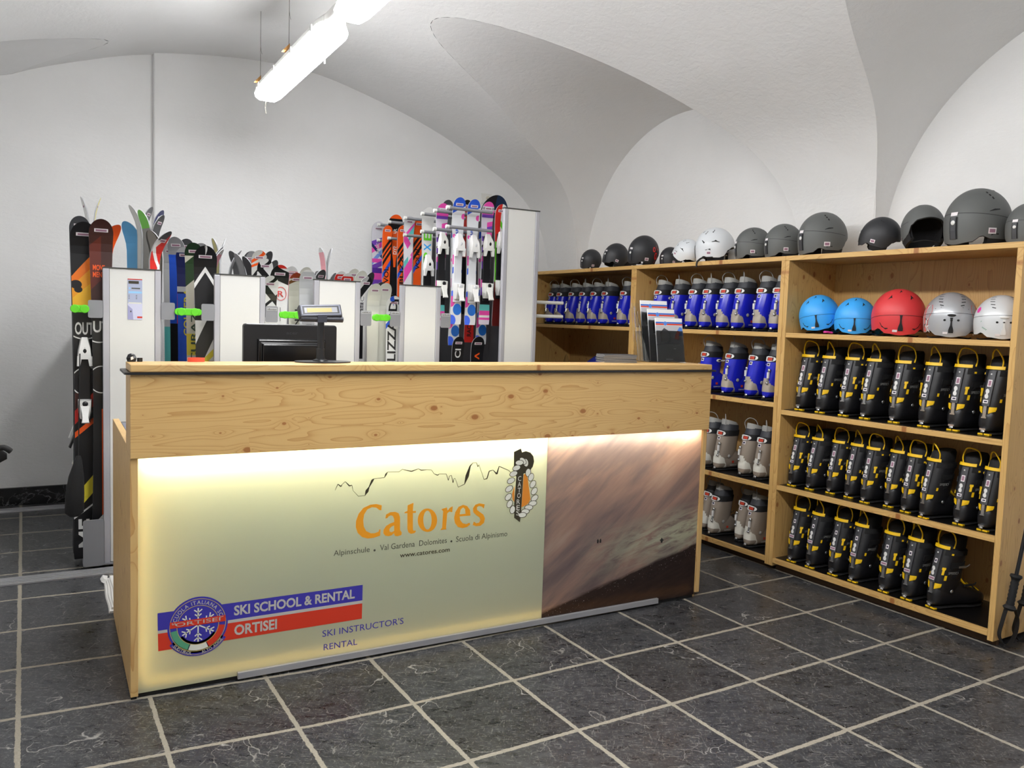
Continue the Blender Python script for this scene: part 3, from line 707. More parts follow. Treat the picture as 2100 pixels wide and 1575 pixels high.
def ring_xy(z, cx, hx, hy, n=22, p=2.5, tilt=0.0): return [(a, c, z + tilt * (a - cx)) for a, c in sellipse(cx, 0, hx, hy, n, p)]
FOOT = [(0.0, .018, .022, .075), (.008, .030, .014, .105), (.03, .037, .012, .128), (.07, .040, .012, .148), (.11, .042, .012, .152), (.145, .045, .012, .132), (.18, .048, .012, .106), (.22, .049, .012, .088), (.26, .044, .012, .076), (.288, .031, .014, .062), (.300, .016, .018, .046)]
CUFF = [(.085, .076, .073, .042), (.115, .078, .0735, .0455), (.15, .082, .072, .048), (.19, .088, .069, .050), (.225, .094, .067, .052), (.262, .101, .066, .0545), (.285, .105, .064, .053)]
def wrap(z, ang, off=.001, lean=0):
    """point on the cuff surface at height z, seen angle from the rear (-x) towards +y"""
    for (z0, c0, a0, b0), (z1, c1, a1, b1) in zip(CUFF, CUFF[1:]):
        if z <= z1 or z1 == CUFF[-1][0]:
            t = (z - z0) / (z1 - z0); cx = c0 + (c1 - c0) * t; hx = a0 + (a1 - a0) * t; hy = b0 + (b1 - b0) * t; break
    c, s = -math.cos(ang), math.sin(ang); p = 2.5
    return Vector((cx + (hx + off) * math.copysign(abs(c) ** (2 / p), c), (hy + off) * math.copysign(abs(s) ** (2 / p), s), z))
def patch(b, z0, z1, a0, a1, m, off=.0012, nz=3, na=5, oval=False):
    vs = []
    for i in range(nz + 1):
        for j in range(na + 1):
            tz, ta = i / nz, j / na
            if oval:
                qz, qa = tz * 2 - 1, ta * 2 - 1; k = math.sqrt(max(0, 1 - qz * qz * .98)) * .9 + .1
                vs.append(wrap(z0 + (z1 - z0) * tz, R((a0 + a1) / 2 + (a1 - a0) / 2 * qa * k), off))
            else: vs.append(wrap(z0 + (z1 - z0) * tz, R(a0 + (a1 - a0) * ta), off))
    b.add(vs, [(i * (na + 1) + j, i * (na + 1) + j + 1, (i + 1) * (na + 1) + j + 1, (i + 1) * (na + 1) + j) for i in range(nz) for j in range(na)], m)
def slab(b, z0, z1, a0, a1, m, off, th, nz=3, na=4):
    """raised plate following the cuff"""
    vs = []
    for o in (off, off + th):
        for i in range(nz + 1):
            for j in range(na + 1): vs.append(wrap(z0 + (z1 - z0) * i / nz, R(a0 + (a1 - a0) * j / na), o))
    n = (nz + 1) * (na + 1); q = lambda o, i, j: o * n + i * (na + 1) + j; fs = []
    for i in range(nz):
        for j in range(na): fs += [(q(1, i, j), q(1, i, j + 1), q(1, i + 1, j + 1), q(1, i + 1, j)), (q(0, i, j), q(0, i + 1, j), q(0, i + 1, j + 1), q(0, i, j + 1))]
    for i in range(nz): fs += [(q(0, i, 0), q(1, i, 0), q(1, i + 1, 0), q(0, i + 1, 0)), (q(0, i, na), q(0, i + 1, na), q(1, i + 1, na), q(1, i, na))]
    for j in range(na): fs += [(q(0, 0, j), q(0, 0, j + 1), q(1, 0, j + 1), q(1, 0, j)), (q(0, nz, j), q(1, nz, j), q(1, nz, j + 1), q(0, nz, j + 1))]
    b.add(vs, fs, m)
def lever(b, z, ang, out, up, m, w=.006):
    p = wrap(z, R(ang), .002); q = wrap(z + up, R(ang + out), .006); b.tube([p, (p + q) / 2 + Vector((0, 0, .002)), q], w, m, 6)
def side_buckle(b, sy, z, x, m, L=.05):
    """buckle lying on the side of the boot (sy is the side), long axis along x"""
    hy = .0495
    b.box(x - L / 2, x + L / 2, *sorted((sy * hy, sy * (hy + .006))), z - .005, z + .005, m); b.tube([(x + L / 2, sy * (hy + .004), z), (x + L / 2 + .012, sy * (hy + .007), z + .006), (x + L / 2 + .02, sy * (hy + .004), z + .010)], .003, m, 6)
def black_boot(name, sy, low):
    """ski touring boot; sy = side of the outer buckles; low = stickers set low on the spine (bottom row)"""
    t = thing(name, 'x', 'ski boot'); b = MB()
    b.loft([ring_yz(*r) for r in FOOT], M_BSH); b.build('shell', t, smooth=50)
    b = MB(); b.loft([ring_yz(*r) for r in [(.0, .024, 0, .010), (.02, .034, 0, .0115), (.10, .036, .003, .0115), (.14, .04, .003, .0115), (.2, .046, 0, .0115), (.26, .042, 0, .0118), (.298, .022, .004, .014)]], M_BDK)
    for y0, y1 in ((-.03, -.006), (.0, .022)): b.box(-.004, .012, y0, y1, .001, .008, M_YEL)
    b.box(.285, .303, -.012, .012, .012, .02, M_YEL); b.build('sole', t, smooth=40)
    b = MB(); b.loft([ring_xy(*r) for r in CUFF], M_BSH)
    slab(b, .20, .225, 60, 150, M_BDK, .0, .004); slab(b, .20, .225, -60, -150, M_BDK, .0, .004); slab(b, .258, .283, 25, 165, M_BDK, 0, .004); slab(b, .258, .283, -25, -165, M_BDK, 0, .004)
    for s in (-1, 1):
        for z0, a in ((.16, 52), (.19, 68), (.15, 84), (.175, 98)): slab(b, z0, z0 + .018, s * a, s * (a + 9), M_BDK, .0, .0025, 2, 2)
    b.build('cuff', t, smooth=45)
    b = MB(); b.loft([ring_xy(.275, .107, .056, .046), ring_xy(.305, .112, .058, .047, tilt=.05), ring_xy(.330, .116, .057, .046, tilt=.10), ring_xy(.342, .118, .050, .040, tilt=.12)], M_BDK); b.build('liner', t, smooth=50)
    b = MB(); slab(b, .287, .301, -42, 42, M_YEL, -.001, .007, 2, 8); b.build('collar', t, smooth=60)
    b = MB(); b.tube(spline([wrap(.296, R(-30 * sy), -.006), wrap(.30, R(-32 * sy), -.004) + Vector((-.002, 0, .030)), Vector((.046, -.005 * sy, .372)), Vector((.075, .030 * sy, .362)), Vector((.085, .040 * sy, .325)), wrap(.292, R(62 * sy), -.006)], 5), .0034, M_YEL, 6); b.build('pull_loop', t, smooth=60)
    b = MB(); p = [wrap(.125, 0, .002), wrap(.283, 0, .002)]
    zz = [.128, .18, .23, .282]
    rings = []
    for z in zz:
        c = wrap(z, 0, 0); rings.append([(c.x + .004, -.0165, z), (c.x - .007, -.0165, z), (c.x - .010, -.012, z), (c.x - .010, .012, z), (c.x - .007, .0165, z), (c.x + .004, .0165, z)])
    b.loft(rings, M_GRYP)
    c = wrap(.268, 0, 0); b.ell((c.x - .010, 0, .266), .003, .004, .004, M_WHT, 8, 6)
    sp_ = b.build('spine', t, smooth=35)
    def onsp(z, y, d=.0105): c = wrap(z, 0, 0); return (c.x - d, y, z)
    def spl(b, z0, z1, y0, y1, m, d=.0108): b.add([onsp(z0, y0, d), onsp(z0, y1, d), onsp(z1, y1, d), onsp(z1, y0, d)], [(0, 1, 2, 3)], m)
    b = MB()
    for z in (.170, .192):
        for k in range(1): b.add([(onsp(z, 0)[0] - .0012, .0085 * math.cos(q * .5236), z + .011 * math.sin(q * .5236)) for q in range(12)], [tuple(range(12))], M_WHT)
    spl(b, .174, .188, -.0045, .0045, M_WHT, .0117); b.build('plate', sp_)
    b = MB()
    if low: spl(b, .138, .153, -.0155, .0155, M_STK); spl(b, .141, .150, -.0135, .0135, M_STKP, .0112); b.build('sticker', sp_); b = MB(); spl(b, .218, .238, -.008, .006, M_STK); spl(b, .223, .233, -.005, .003, M_NAVY, .0112)
    else: spl(b, .212, .242, -.011, .007, M_STK); spl(b, .216, .238, -.008, .004, M_STKP, .0112); b.build('sticker', sp_); b = MB(); spl(b, .140, .154, -.011, .011, M_STK); spl(b, .144, .150, -.008, .006, M_NAVY, .0112)
    b.build('sticker', sp_)
    b = MB(); zb = [.080, .10, .128]; rings = []
    for z in zb:
        c = wrap(max(z, .086), 0, 0); rings.append([(c.x + .01, -.007, z), (c.x - .007, -.007, z), (c.x - .007, .007, z), (c.x + .01, .007, z)])
    b.loft(rings, M_STEEL); b.box(-.006, .006, -.011, .011, .074, .080, M_STEEL); b.build('lock_bar', t)
    for s in (-1, 1):
        b = MB(); slab(b, .088, .124, s * 13, s * 46, M_YEL, .001, .003, 3, 4)
        for i, (x, y, z) in enumerate(b.v):      # taper the wedge downwards and outwards
            a = abs(y) / .05; b.v[i] = (x, y, z + (.026 * a if z < .105 else -.0 * a))
        b.build('heel_wedge', t, smooth=40)
    b = MB(); b.box(-.008, .004, -.013, .013, .022, .030, M_STEEL); b.ell((-.006, 0, .017), .006, .010, .007, M_STEEL, 10, 6); b.build('heel_fitting', t)
    b = MB(); slab(b, .168, .20, sy * 34, sy * 44, M_YEL, .002, .006, 3, 2); slab(b, .192, .202, sy * 31, sy * 47, M_YEL, .002, .007, 2, 2); b.build('lever', t, smooth=40)
    for a in ((.142, .165, sy * 50, sy * 60), (.262, .270, sy * 55, sy * 64), (.145, .16, -sy * 52, -sy * 60)): b = MB(); slab(b, *a, M_YEL, .002, .003, 2, 2); b.build('accent', t, smooth=40)
    for z, x in ((.205, .12), (.115, .165)):
        b = MB(); side_buckle(b, sy, z, x, M_STEEL if z > .15 else M_BDK, .045); b.build('buckle', t)
    for s in (-1, 1): b = MB(); b.ell((.075, s * .047, .088), .009, .004, .009, M_STEEL, 12, 6); b.build('pivot', t, smooth=60)
    b = MB()
    for k in range(5):
        x = .155 + k * .026; z = .124 - k * .012; b.tube([(x, -.026, z - .002), (x + .004, 0, z + .006), (x, .026, z - .002)], .003, M_YEL if k in (0, 2, 4) else M_BDK, 6)
    b.tube(spline([(.135, -.030, .145), (.150, -.034, .125), (.175, -.034, .108)], 4), .005, M_YEL, 6); b.tube(spline([(.135, .030, .145), (.150, .034, .125), (.175, .034, .108)], 4), .005, M_YEL, 6)
    b.build('instep_straps', t, smooth=60)
    b = MB(); text_fit(b, 'SPEED', lambda a, h: wrap(.172 + h, R(-62 - a / .055 * 57) if True else 0, .0035), .034, .011, M_LIN); b.build('lettering', t)
    return t
def blue_boot(name, sy, shell, heel, linr):
    t = thing(name, 'x', 'ski boot')
    fine = []
    for a, c in zip(FOOT, FOOT[1:]):
        for k in range(3): fine.append(tuple(a[i] + (c[i] - a[i]) * k / 3 for i in range(4)))
    fine.append(FOOT[-1]); rg = [[Vector(p) for p in ring_yz(*r, 30)] for r in fine]
    def f1(p): return .014 + (.140 - p.z) * .46 - p.x                    # the heel wedge
    def f2(p): return min(.048 - p.z, .046 + (p.z - .02) * .35 - p.x)       # the cap round the heel fitting
    fields = ((lambda p: max(-f1(p), f2(p)), shell, 'shell'), (lambda p: min(f1(p), -f2(p)), heel, 'heel_wedge'))
    for fld, mm, nm in fields:
        c = Clip()
        for i in range(len(rg) - 1):
            for j in range(30):
                q = (rg[i][j], rg[i][(j + 1) % 30], rg[i + 1][(j + 1) % 30], rg[i + 1][j]); c.quad(q, [fld(p) for p in q])
        for rr in (rg[0], rg[-1]): c.quad(rr, [fld(p) for p in rr])
        b = MB(); b.add(c.v, c.f, mm); b.build(nm, t, smooth=50)
    b = MB(); b.loft([ring_yz(*r) for r in [(.0, .024, 0, .010), (.02, .034, 0, .0115), (.10, .036, .003, .0115), (.14, .04, .003, .0115), (.2, .046, 0, .0115), (.26, .042, 0, .0118), (.298, .022, .004, .014)]], M_BDK); b.build('sole', t, smooth=40)
    b = MB(); b.loft([ring_xy(*r) for r in CUFF[:5]], shell)
    for i, (z0, z1) in enumerate(((.086, .100), (.100, .114), (.114, .128))): slab(b, z0, z1 + .0005, -40 + i * 12, 40 - i * 12, heel, .0, .0014, 2, 6)
    b.build('cuff', t, smooth=45)
    b = MB(); b.loft([ring_xy(.2255, .094, .0685, .0535), ring_xy(.25, .0985, .0675, .0545), ring_xy(.262, .101, .066, .054)], M_BDK); b.build('power_strap', t, smooth=50)
    b = MB(); b.loft([ring_xy(.258, .100, .062, .050), ring_xy(.282, .105, .058, .047, tilt=-.06), ring_xy(.298, .108, .054, .044, tilt=-.12)], M_CUF); b.build('collar', t, smooth=50)
    b = MB(); b.loft([ring_xy(.285, .106, .055, .044, tilt=-.12), ring_xy(.308, .104, .052, .041, tilt=-.22), ring_xy(.320, .100, .046, .036, tilt=-.26)], linr); b.build('liner', t, smooth=50)
    b = MB(); b.tube(spline([Vector((.050, -.022 * sy, .295)), Vector((.045, -.028 * sy, .335)), Vector((.060, -.006 * sy, .362)), Vector((.085, .022 * sy, .350)), Vector((.100, .036 * sy, .305)), Vector((.105, .044 * sy, .285))], 5), .0024, linr, 6); b.build('pull_loop', t, smooth=60)
    b = MB(); patch(b, .226, .258, -40, 44, M_WHT, .006, 8, 8, True); patch(b, .232, .252, -24, 10, M_BDK, .0068, 2, 4); patch(b, .234, .250, -18, 6, M_LRED, .0074, 2, 4); patch(b, .240, .245, 24, 30, M_BDK, .0074, 1, 1)
    b.build('label', t)
    b = MB(); a0 = -16 * sy
    slab(b, .128, .182, a0 - 8, a0 + 8, shell, .001, .004, 3, 3); lever(b, .10, a0, 0, .075, M_STEEL, .006); q = wrap(.175, R(a0), .008); b.ell(tuple(q), .008, .010, .012, M_STEEL, 10, 6); q = wrap(.15, R(a0), .010); b.box(q.x - .003, q.x + .006, q.y - .006, q.y + .006, .13, .165, M_WHT); q = wrap(.10, R(a0), .006); b.ell(tuple(q), .007, .010, .008, M_STEEL, 10, 6)
    b.build('walk_lever', t, smooth=50)
    b = MB(); patch(b, .200, .219, -8, 10, M_STK, .0015, 1, 2); patch(b, .204, .215, -4, 6, M_NAVY, .0020, 1, 2); b.build('sticker', t)
    b = MB(); b.ell((-.002, 0, .018), .008, .011, .008, M_STEEL, 10, 6); b.box(-.006, .004, -.014, .014, .006, .012, M_BDK); b.build('heel_fitting', t)
    for z, x, m_ in ((.205, .13, M_WHT), (.118, .175, M_STEEL), (.098, .225, M_STEEL)):
        b = MB(); side_buckle(b, sy, z, x, m_, .042)
        if z > .2: b.ell((x - .022, sy * .054, z), .02, .003, .010, M_WHT, 12, 6); b.ell((x - .018, sy * .0565, z), .012, .002, .005, M_BDK, 10, 6)
        b.build('buckle', t, smooth=40)
    for s in (-1, 1): b = MB(); b.ell((.072, s * .046, .095), .011, .004, .011, M_LIN, 12, 6); b.build('pivot', t, smooth=60)
    b = MB()
    for s in (-1, 1):
        x0 = .085 if s < 0 else .145
        text_fit(b, 'GARMONT', lambda a, h, s=s, x0=x0: (x0 + (a if s < 0 else -a), s * (.0432 + .0 * h), .032 + h), .055, .008, M_WHT)
        b.box(.10, .116, *sorted((s * .0435, s * .0445)), .050, .064, M_LRED)
    b.build('lettering', t)
    return t
proto = {}
for sy in (1, -1):
    for low in (0, 1): proto['k', sy, low] = black_boot('touring_boot', sy, low)
    proto['b', sy, 0] = blue_boot('ski_boot', sy, M_BLU, M_BEI, M_LIN); proto['g', sy, 0] = blue_boot('ski_boot', sy, M_TAU, M_CRM, M_LIN)
note_children()
used = set()
ORD = ['first', 'second', 'third', 'fourth', 'fifth', 'sixth', 'seventh', 'eighth', 'ninth', 'tenth']
UNITS = ((-.012, 1.174), (1.1755, 2.400), (2.4015, 3.640))
def place_boot(kind, sy, low, s, z, d, rz, label, group, scale=1.0):
    k = (kind, sy, low); o = proto[k]
    if k in used: o = copy_tree(o)
    used.add(k)
    o.location = sp(s, d, z + .0028); o.rotation_euler = (0, 0, -STH + R(rz)); o.scale = (scale,) * 3
    o['label'] = label; o['group'] = group
def row(kind, pts, z, d, low, what, where, group, rots=None, ds=None, scale=1.0):
    dd = [min(d + (ds[i] if ds else 0), .384 - .302 * scale) for i in range(len(pts))]
    ss = [onshelf(u, v, q)[0] for (u, v), q in zip(pts, dd)]; rt = rots or [-4] * len(pts); g = .1203 * scale
    lo, hi = [un for un in UNITS if un[0] < sum(ss) / len(ss) < un[1]][0]; lo += TB + .064 * scale + .022; hi -= TB + .060 * scale
    for _ in range(200):                                                     # settle side by side without touching
        ss = [min(max(q, lo), hi) for q in ss]
        for i in range(len(ss) - 1):
            need = g + .3 * math.sin(R(max(0, rt[i + 1] - rt[i]))); gap = ss[i] - ss[i + 1]
            if gap < need: ss[i] += (need - gap) / 2; ss[i + 1] -= (need - gap) / 2
    for i, s in enumerate(ss):
        place_boot(kind, 1 if i % 2 else -1, low, s, z, dd[i], rt[i], '%s %s %s' % (ORD[i], what, where), group, scale)
row('k', [(1631, 838.5), (1679, 842), (1730, 848), (1767.5, 854.6), (1830, 863), (1891, 872), (1951.5, 882), (2016, 890.5)], .889, .065, 0, 'black and yellow boot from the left', 'on the shelf below the bright helmets', 'black boots on the upper shelf', rots=[-3, -4, -3, -4, -3, -5, -4, -6])
row('k', [(1617, 996), (1652, 1002), (1704, 1007), (1740, 1014.6), (1763, 1030.7), (1820, 1035.6), (1846, 1051.7), (1876, 1063), (1956.4, 1077.7), (1996, 1087.6)], .476, .05, 0, 'black and yellow boot from the left', 'on the middle black boot shelf', 'black boots on the middle shelf', rots=[-3, -5, -4, -5, -4, -5, -5, -11, -4, -7], ds=[.0, .01, .03, .03, .0, .03, .0, -.03, .0, -.01], scale=.92)
row('k', [(1625.6, 1155.6), (1652.6, 1164.6), (1706.6, 1181), (1744, 1191.6), (1810.7, 1214.7), (1854, 1223.7), (1906, 1250.7)], .070, .035, 1, 'black and yellow boot from the left', 'on the lowest black boot shelf', 'black boots on the lowest shelf', rots=[-2, -4, -3, -4, -1, -4, -14], scale=.97)
row('b', [(1121, 652), (1136, 652), (1161, 657), (1183, 660), (1206, 660), (1229, 661), (1267, 663), (1291, 663)], 1.305, .07, 0, 'blue ski boot from the left', 'on the shelf behind the tall white ski rack', 'blue boots behind the tall rack', rots=[-4] * 8, scale=.95)
row('b', [(1337, 663), (1372, 663), (1408, 664), (1437, 664.5), (1472, 668.5), (1503, 668.5), (1549, 670.5), (1580, 671.5)], 1.305, .06, 0, 'blue ski boot from the left', 'on the top row behind the brochure holder', 'blue boots on the top row beside the pine divider', rots=[-4] * 8, scale=.95)
row('b', [(1432, 806), (1482, 811), (1530, 817), (1566, 822)], .922, .05, 0, 'blue ski boot from the left', 'on the second row, past the counter end', 'blue boots on the second row', rots=[-8] * 4, scale=.95)
row('g', [(1442, 950), (1462, 954), (1521, 966), (1545, 973)], .464, .05, 0, 'grey taupe ski boot from the left', 'on the shelf under the blue boots', 'grey boots on the third row', rots=[-6] * 4, scale=.93)
row('g', [(1441, 1085), (1452, 1092), (1514, 1111), (1524, 1119.6)], .066, .04, 0, 'grey taupe ski boot from the left', 'on the bottom shelf beside the counter foot', 'grey boots on the bottom row', rots=[-7] * 4, ds=[.05, 0, .05, 0], scale=.93)
# ------------------------------------------------------------------ helmets: front along +x, rim on z = 0
HX, HY, ZC, ZU, ZD = .124, .106, .088, .130, .21
RIM = [(0, .092), (35, .088), (52, .070), (66, .030), (80, .020), (112, .020), (128, .030), (146, .008), (180, .0)]
def rim(th):
    a = abs((th + 180) % 360 - 180)
    for (p, z0), (q, z1) in zip(RIM, RIM[1:]):
        if p <= a <= q: t = (a - p) / (q - p); t = t * t * (3 - 2 * t); return z0 + (z1 - z0) * t
def S(th, ph, off=0.0, k=1.0):
    """point of the shell: th degrees round from the front, ph degrees down from the crown"""
    t, p = R(th), R(ph); s, c = math.sin(p), math.cos(p)
    return Vector(((HX * k + off) * s * math.cos(t), (HY * k + off) * s * math.sin(t), ZC + ((ZU * k + off) if c > 0 else ZD * k) * c))
def ph_rim(th, dz=0): return math.degrees(math.acos(max(-.99, min(.99, (rim(th) + dz - ZC) / (ZD if rim(th) + dz < ZC else ZU)))))
M_STRAP = mat('helmet_strap_black', (20, 20, 22), .7); M_PAD = mat('helmet_padding', (24, 24, 27), .9, bump=.2, bscale=120)
M_HWHITE = mat('helmet_button_white', (222, 222, 220), .35); M_PINK = mat('helmet_pink', (226, 60, 160), .5)
def cut(b, pts, w, m, off=.0007):
    """thin band along shell positions (th, ph)"""
    P = [S(a, c, off) for a, c in pts]; n = len(P); vs = []
    for i, p in enumerate(P):
        d = (P[min(i + 1, n - 1)] - P[max(i - 1, 0)]).normalized(); nr = (p - Vector((0, 0, ZC))).normalized(); s = d.cross(nr).normalized()
        ww = w[i] if isinstance(w, (list, tuple)) else w
        vs += [p + s * ww, p - s * ww]
    b.add(vs, [(2 * i, 2 * i + 1, 2 * i + 3, 2 * i + 2) for i in range(n - 1)], m)
def spatch(b, poly, m, off=.0008):
    b.add([S(a, c, off) for a, c in poly], [tuple(range(len(poly)))], m)
def helmet(style, m, m2=None):
    t = thing('ski_helmet', 'x', 'helmet'); nt_, np_ = 60, 22
    c = [[S(th, ph_rim(th) * i / np_) if i else S(th, .4) for th in [360 * j / nt_ for j in range(nt_)]] for i in range(np_ + 1)]
    b = MB(); b.loft(c, m, cap=False); b.add([tuple(p) for p in c[0]], [tuple(range(nt_))], m)
    b.build('shell', t, smooth=70)
    inner = [[S(th, ph_rim(th) * i / 10 if i else .4, 0, .90) + Vector((0, 0, -.0 if i < 10 else 0)) for th in [360 * j / nt_ for j in range(nt_)]] for i in range(11)]
    b = MB(); b.loft(inner[::-1] , M_PAD, cap=False); b.loft([c[-1], [p * 1.0 + (q - p) * .25 + Vector((0, 0, -.004)) for p, q in zip(c[-1], inner[-1])], inner[-1]], M_STRAP, cap=False); b.add([tuple(p) for p in inner[0]], [tuple(range(nt_))], M_PAD)
    b.build('liner', t, smooth=60)
    for s in (-1, 1):                                                        # soft ear flaps
        rows = []
        for i in range(6):
            z = .080 - (.060 if style in ('blue', 'slot') else .088) * i / 5; row = []
            for th in range(62, 125, 7):
                q = S(s * th, math.degrees(math.acos(max(-.9, (z - ZC) / ZD))) if z < ZC else 88, -.006)
                row.append(Vector((q.x, q.y + s * .004 * math.sin(i * .6), z + (.012 if i == 5 and th in (62, 118, 124) else 0))))
            rows.append(row)
        b = MB(); b.loft(rows, M_PAD, closed=False, cap=False); b.loft([[p + Vector((0, -s * .014, 0)) for p in r] for r in rows], M_PAD, closed=False, cap=False)
        ol = [rows[-1], [p + Vector((0, -s * .014, 0)) for p in rows[-1]]]; b.loft(ol, M_PAD, closed=False, cap=False)
        b.build('ear_flap', t, smooth=60, fix=False)
    b = MB(); b.tube(spline([S(70, 115, -.008), Vector((.02, .07, -.004)), Vector((.03, .0, .003)), Vector((.02, -.07, -.004)), S(-70, 115, -.008)], 4), .0035, M_STRAP if style != 'blue' else M_STRAP, 6); b.build('chin_strap', t, smooth=60)
    b = MB()
    if style not in ('white', 'black'): cut(b, [(th, 84 + 6 * math.cos(R(th)) + (10 if style in ('blue',) else 0)) for th in range(60, 301, 6)], .0009, M_STRAP); b.build('seam', t, fix=False)
    b = MB()
    if style == 'grey':
        for th in (60, 100, -60, -100):
            pass
        for s in (-1, 1):
            for a, c_ in (((s * 118, 34), (s * 116, 39)), ((s * 113, 41), (s * 111, 46)), ((s * 108, 48), (s * 106, 53))): cut(b, [a, c_], .0032, M_BLK_MAT)
            cut(b, [(s * 118, 76), (s * 108, 73), (s * 98, 72)], [.0008, .0032, .002], M_BLK_MAT); cut(b, [(s * 112, 105), (s * 98, 104)], .003, M_BLK_MAT); cut(b, [(s * 20, 40), (s * 30, 30), (s * 60, 22)], .004, M_BLK_MAT)
    elif style == 'blue':
        for th, ph in ((150, 48), (-150, 48), (95, 40), (-95, 40), (180, 28), (60, 45), (-60, 45)): spatch(b, [(th - 7, ph + 7), (th, ph - 7), (th + 5, ph + 3), (th + 1, ph + 2)], M_BLK_MAT)
        for s in (-1, 1): spatch(b, [(180 + s * 26, 106), (180 + s * 48, 98), (180 + s * 42, 104), (180 + s * 32, 107.5)], M_BLK_MAT)
    elif style == 'white':
        for s in (-1, 1):
            for q in ([(s * 128, 40), (s * 132, 52)], [(s * 98, 34), (s * 104, 46)], [(s * 150, 38), (s * 152, 46)]): cut(b, q, [.002, .0045], M_BLK_MAT)
            cut(b, [(s * 104, 77), (s * 92, 74), (s * 80, 78)], [.001, .006, .001], M_BLK_MAT); cut(b, [(s * 136, 72), (s * 126, 80)], [.002, .005], M_BLK_MAT); cut(b, [(s * 122, 96), (s * 106, 95)], [.001, .006], M_BLK_MAT)
    elif style == 'slot':
        for s in (-1, 1):
            for k in range(5): cut(b, [(180 + s * (20 + k * 4), 62 - k * 9), (180 + s * (30 + k * 7), 60 - k * 8)], .0022, M_BLK_MAT)
        for a in (-14, 0, 14): P = S(180 + a, 92, .0006); b.ell(tuple(P), .005, .005, .005, M_BLK_MAT, 8, 6)
    else:
        for s in (-1, 1): cut(b, [(s * 100, 45), (s * 120, 40)], .002, M_BLK_MAT)
    b.build('vents', t, fix=False)  # vents: dark patches laid on the closed shell, no grille
    # goggle strap holder at the rear
    b = MB()
    if style in ('grey', 'black', 'white'):
        for o, w_, m_ in ((.001, .016, M_STRAP), (.0035, .011, M_GRYP)):
            vs = [S(180, ph, o) + Vector((0, y, 0)) for ph in (84, 92, 100, 109) for y in (-w_, w_)]; b.add(vs, [(2 * i, 2 * i + 1, 2 * i + 3, 2 * i + 2) for i in range(3)], m_)
        q = S(180, 92, .004); b.ell(tuple(q), .0035, .009, .009, M_HWHITE, 12, 6)
        b.build('strap_holder', t, fix=False)
        b = MB(); b.add([S(180, ph, .0016) + Vector((0, y, 0)) for ph, y in ((76, -.014), (76, .014), (82, .014), (82, -.014))], [(0, 1, 2, 3)], M_STK); b.build('sticker', t)
        b = MB(); spatch(b, [(-118, 98), (-104, 98), (-104, 104), (-118, 104)], M_STK, .0012); spatch(b, [(-116, 99.2), (-106, 99.2), (-106, 102.8), (-116, 102.8)], M_STKP, .0016); b.build('sticker', t)
    else:
        w0 = [.006, .004, .003, .004, .008, .010, .009]; mm = M_HWHITE if m2 == 'pale' else M_STRAP
        pts = [S(180, ph, .004) for ph in (88, 91, 95, 99, 103, 106, 109)]
        vs = []
        for p, w_ in zip(pts, w0): vs += [p + Vector((0, w_, 0)), p - Vector((0, w_, 0)), p + Vector((.005, -w_, 0)), p + Vector((.005, w_, 0))]
        fs = []
        for i in range(6):
            for j in range(4): fs.append((4 * i + j, 4 * i + (j + 1) % 4, 4 * i + 4 + (j + 1) % 4, 4 * i + 4 + j))
        b.add(vs, fs + [(3, 2, 1, 0), (24, 25, 26, 27)], mm)
        if style == 'slot': b.ell(tuple(S(180, 83, .004)), .004, .018, .006, mm, 10, 6)
        b.build('strap_holder', t)
        b = MB(); q = lambda y, ph: S(180, ph, .002) + Vector((0, y, 0)); b.add([q(.030, 107.5), q(.012, 107.5), q(.012, 110.5), q(.030, 110.5)], [(0, 1, 2, 3)], M_STK); b.build('sticker', t)
    return t
def set_on(o, z, extra=0.0):
    """lower the thing until its lowest point touches z"""
    Mx = Matrix.LocRotScale(o.location, o.rotation_euler, o.scale); lo = 9
    for ch in COL.objects:
        if ch.parent is o and ch.type == 'MESH': lo = min([lo] + [(Mx @ v.co).z for v in ch.data.vertices])
    o.location.z += z + extra - lo
M_HGREY = mat('helmet_grey_matt', (92, 94, 93), .55, bump=.04, bscale=200); M_HBLACK = mat('helmet_black_matt', (40, 41, 45), .5, bump=.04, bscale=200)
M_HWH = mat('helmet_white_gloss', (216, 220, 224), .3); M_HBLUE = mat('helmet_sky_blue', (58, 164, 240), .42); M_HRED = mat('helmet_red', (212, 58, 62), .45); M_HSIL = mat('helmet_silver', (178, 180, 184), .3, .35); M_HPALE = mat('helmet_pale_silver', (208, 210, 212), .32, .1)
M_HORG = mat('helmet_orange_red', (226, 62, 34), .4); M_HDGR = mat('helmet_dark_stripe', (74, 72, 72), .45)
hp = {'grey': helmet('grey', M_HGREY), 'black': helmet('black', M_HBLACK), 'white': helmet('white', M_HWH), 'blue': helmet('blue', M_HBLUE), 'red': helmet('blue', M_HRED), 'sil': helmet('slot', M_HSIL), 'pale': helmet('slot', M_HPALE, 'pale')}
